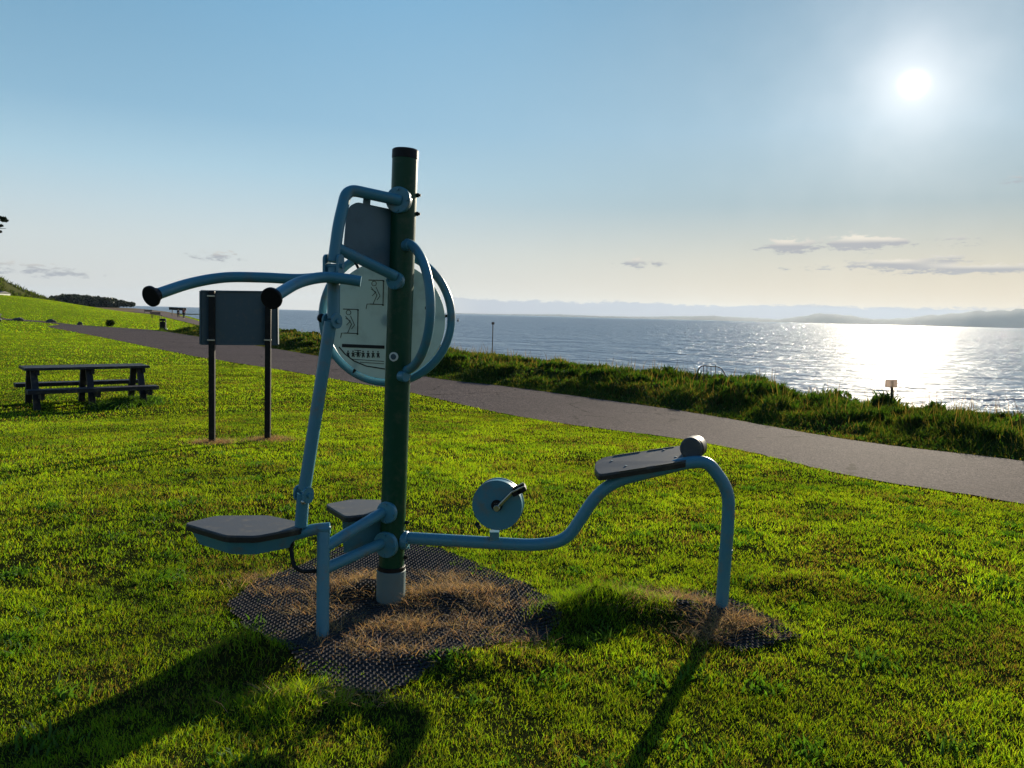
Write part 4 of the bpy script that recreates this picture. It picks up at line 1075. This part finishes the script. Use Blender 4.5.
def cottage():
    c = at(-8, 295.0, 160); z = c.z - 1.6
    o = empty('cottage', (c.x, c.y, z)); tag(o, 'white cottage at the foot of the scrubby hill on the far left', 'cottage')
    mb = MB(); mb.box((c.x, c.y, z + .5), (5, 4, 3.0)); wl = mb.build('wall', M['white'], o)
    mb = MB(); h0 = z + 2.0; P = [Vector((c.x - 2.7, c.y - 2.2, h0)), Vector((c.x - 2.7, c.y + 2.2, h0)), Vector((c.x - 2.7, c.y, h0 + .45))]; mb.prism(P, (5.4, 0, 0)); mb.build('roof', M['slate'], o)
    for dx in (-1.2, 1.0):
        mb = MB(); mb.box((c.x + dx, c.y - 2.01, z + 1.1), (.8, .06, .9)); mb.build('window', M['glassdark'], o)
cottage()

# dark wood on the far left horizon
def far_wood():
    cs = []
    for k in range(150):
        px = 52 + 80 * rng.random() ** 1.1; Yd = 560 + 60 * rng.random()
        prof = np.interp(px, [52, 60, 76, 90, 110, 122, 130, 138], [296, 295, 294.2, 295.6, 297.8, 299.8, 301.6, 303.4])
        t = at(px, prof + 1.2 + 1.2 * rng.random(), Yd); zb = at(px, 305.2, Yd).z
        r_ = (1.1 + 1.3 * rng.random()) * (1 - .5 * (px > 118)); cs.append(((t.x, t.y, t.z - r_ * .4), r_))
        cs.append(((t.x + rng.normal() * 2, t.y, .5 * (t.z + zb)), r_ * 1.2)); cs.append(((t.x + rng.normal() * 2, t.y, zb + 1), r_ * 1.2)); cs.append(((t.x + rng.normal() * 3, t.y - 4, zb + .3), r_ * 1.3))
    return foliage_cluster('far_wood', cs, 90, .8, (.025, .04, .02), M['pine'])
tag(far_wood(), 'dark belt of far-off trees on the left horizon', 'wood', kind='stuff')

# conifer whose branch tips reach in at the left edge
def pine():
    c = at(-75, 300, 42); zb = gz((c.x, c.y))
    o = empty('pine_tree', (c.x, c.y, zb)); tag(o, 'dark pine tree whose branch tips reach in at the left edge', 'pine tree')
    tip = at(-70, 160, 42); mb = MB(); mb.tube(smooth_path([Vector((c.x, c.y, zb - .2)), Vector((c.x + .15, c.y, zb + 3)), Vector((c.x - .1, c.y, zb + 6)), tip]), .28, 12, r2=.05)
    cs = []; ends = [at(5, 217.5, 42), at(6, 228.5, 41.5), at(0, 231, 42.2)]
    for k in range(26):
        a = rng.random() * 6.28; hz = zb + 4.2 + 4.8 * rng.random(); L = (3.3 - .32 * (hz - zb - 4)) * (.5 + .35 * rng.random())
        ends.append(Vector((c.x + math.cos(a) * L, c.y + math.sin(a) * L, hz)))
    for i, e in enumerate(ends):
        st_ = Vector((c.x, c.y, e.z - .35)); mb.tube([st_, st_.lerp(e, .5) + Vector((0, 0, .12)), e], .06, 6, r2=.012)
        if i >= 3 and e.x > at(-14, 220, e.y).x: continue
        if i < 3:
            for q_ in range(5): cs.append(((e.x - .1 - .22 * q_, e.y + rng.normal() * .2, e.z + rng.normal() * .09), .07 + .13 * rng.random()))
        else:
            for q_ in range(4): p_ = st_.lerp(e, 1 - .16 * q_); cs.append(((p_.x, p_.y, p_.z + .08), .42))
    mb.build('trunk', M['bark'], o); foliage_cluster('crown', cs, 260, .06, (.018, .03, .014), M['pine'], o, .45)
pine()

# ------------------------------------------------------------------ things along the shore
def shore_pole():
    Yd = 75.0; t = at(493, 322, Yd); o = empty('marker_pole', (t.x, t.y, SEA)); tag(o, 'thin dark marker pole standing in the sea behind the verge', 'marker pole')
    mb = MB(); mb.cyl((t.x, t.y, SEA - 1), t, .045, 10); mb.build('pole', M['rust'], o)
    mb = MB(); mb.prism([at(491.6, 324.5, Yd), at(491.6, 322.2, Yd), at(494.4, 322.2, Yd), at(494.4, 324.5, Yd)], (0, .08, 0)); mb.build('topmark', M['rust'], o)
shore_pole()
def buoy():
    d = ray(458, 321.5); t = (SEA - CAMZ) / d[2]; c = Vector((d[0] * t, d[1] * t, SEA)); s = c.y / FPX
    o = empty('buoy', c); tag(o, 'tiny dark buoy on the sea just right of the machine', 'buoy')
    mb = MB(); mb.cyl(c + Vector((0, 0, -.3)), c + Vector((0, 0, s * 1.2)), s * 1.3, 14, .05, s * .9); mb.build('float', M['rust'], o)
    mb = MB(); mb.cyl(c + Vector((0, 0, s * 1.1)), c + Vector((0, 0, s * 3)), s * .45, 10); mb.build('topmark', M['rust'], o)
buoy()
def railing():
    Yd = 19.5; o = empty('railing', at(713, 385, Yd)); tag(o, 'rusty curved metal railing rising out of the verge', 'railing')
    mb = MB(); mb.tube(fillet(AT([(697,384,Yd),(697.5,370,Yd),(702,365.5,Yd),(718,366.8,Yd+.1),(722,369,Yd+.1),(728,380,Yd+.1)]), .12), .012, 8); mb.build('hand_rail', M['rust'], o)
    for x, y0 in ((703.5, 365.8), (707, 366), (711, 366.2), (715.5, 365)):
        mb = MB(); mb.cyl(at(x, 388, Yd), at(x, y0, Yd), .008, 8); mb.build('upright', M['rust'], o)
railing()
def red_sign():
    Yd = 16.6; o = empty('shore_sign', at(892, 398, Yd)); tag(o, 'small faded pinkish square sign on a short post above the verge', 'sign')
    P = rounded([at(885.5, 387, Yd), at(885.8, 379.4, Yd), at(897.5, 379.7, Yd), at(897.2, 387.2, Yd)], .02)
    mb = MB(); mb.prism(P, (0, .025, 0)); mb.build('plate', M['redsign'], o)
    mb = MB(); mb.cyl(at(892.2, 412, Yd + .04), at(891.8, 380, Yd + .05), .028, 10); mb.build('post', M['rust'], o)
red_sign()

# ------------------------------------------------------------------ air over the sea
def haze():
    me = bpy.data.meshes.new('haze'); bm = bmesh.new(); bmesh.ops.create_cube(bm, size=1.0); bm.to_mesh(me); bm.free()
    o = bpy.data.objects.new('haze', me); COL.objects.link(o); o.scale = (32400, 32400, 308); o.location = (0, 0, 154 - 8.2); o['kind'] = 'stuff'
    m, q, out = new_mat('haze_air'); v = q.n('ShaderNodeVolumePrincipled'); v.inputs['Color'].default_value = (.64, .80, 1.0, 1); v.inputs['Density'].default_value = 0.000032
    v.inputs['Anisotropy'].default_value = 0.3
    q.l(v.outputs[0], out.inputs['Volume']); me.materials.append(m)
haze()
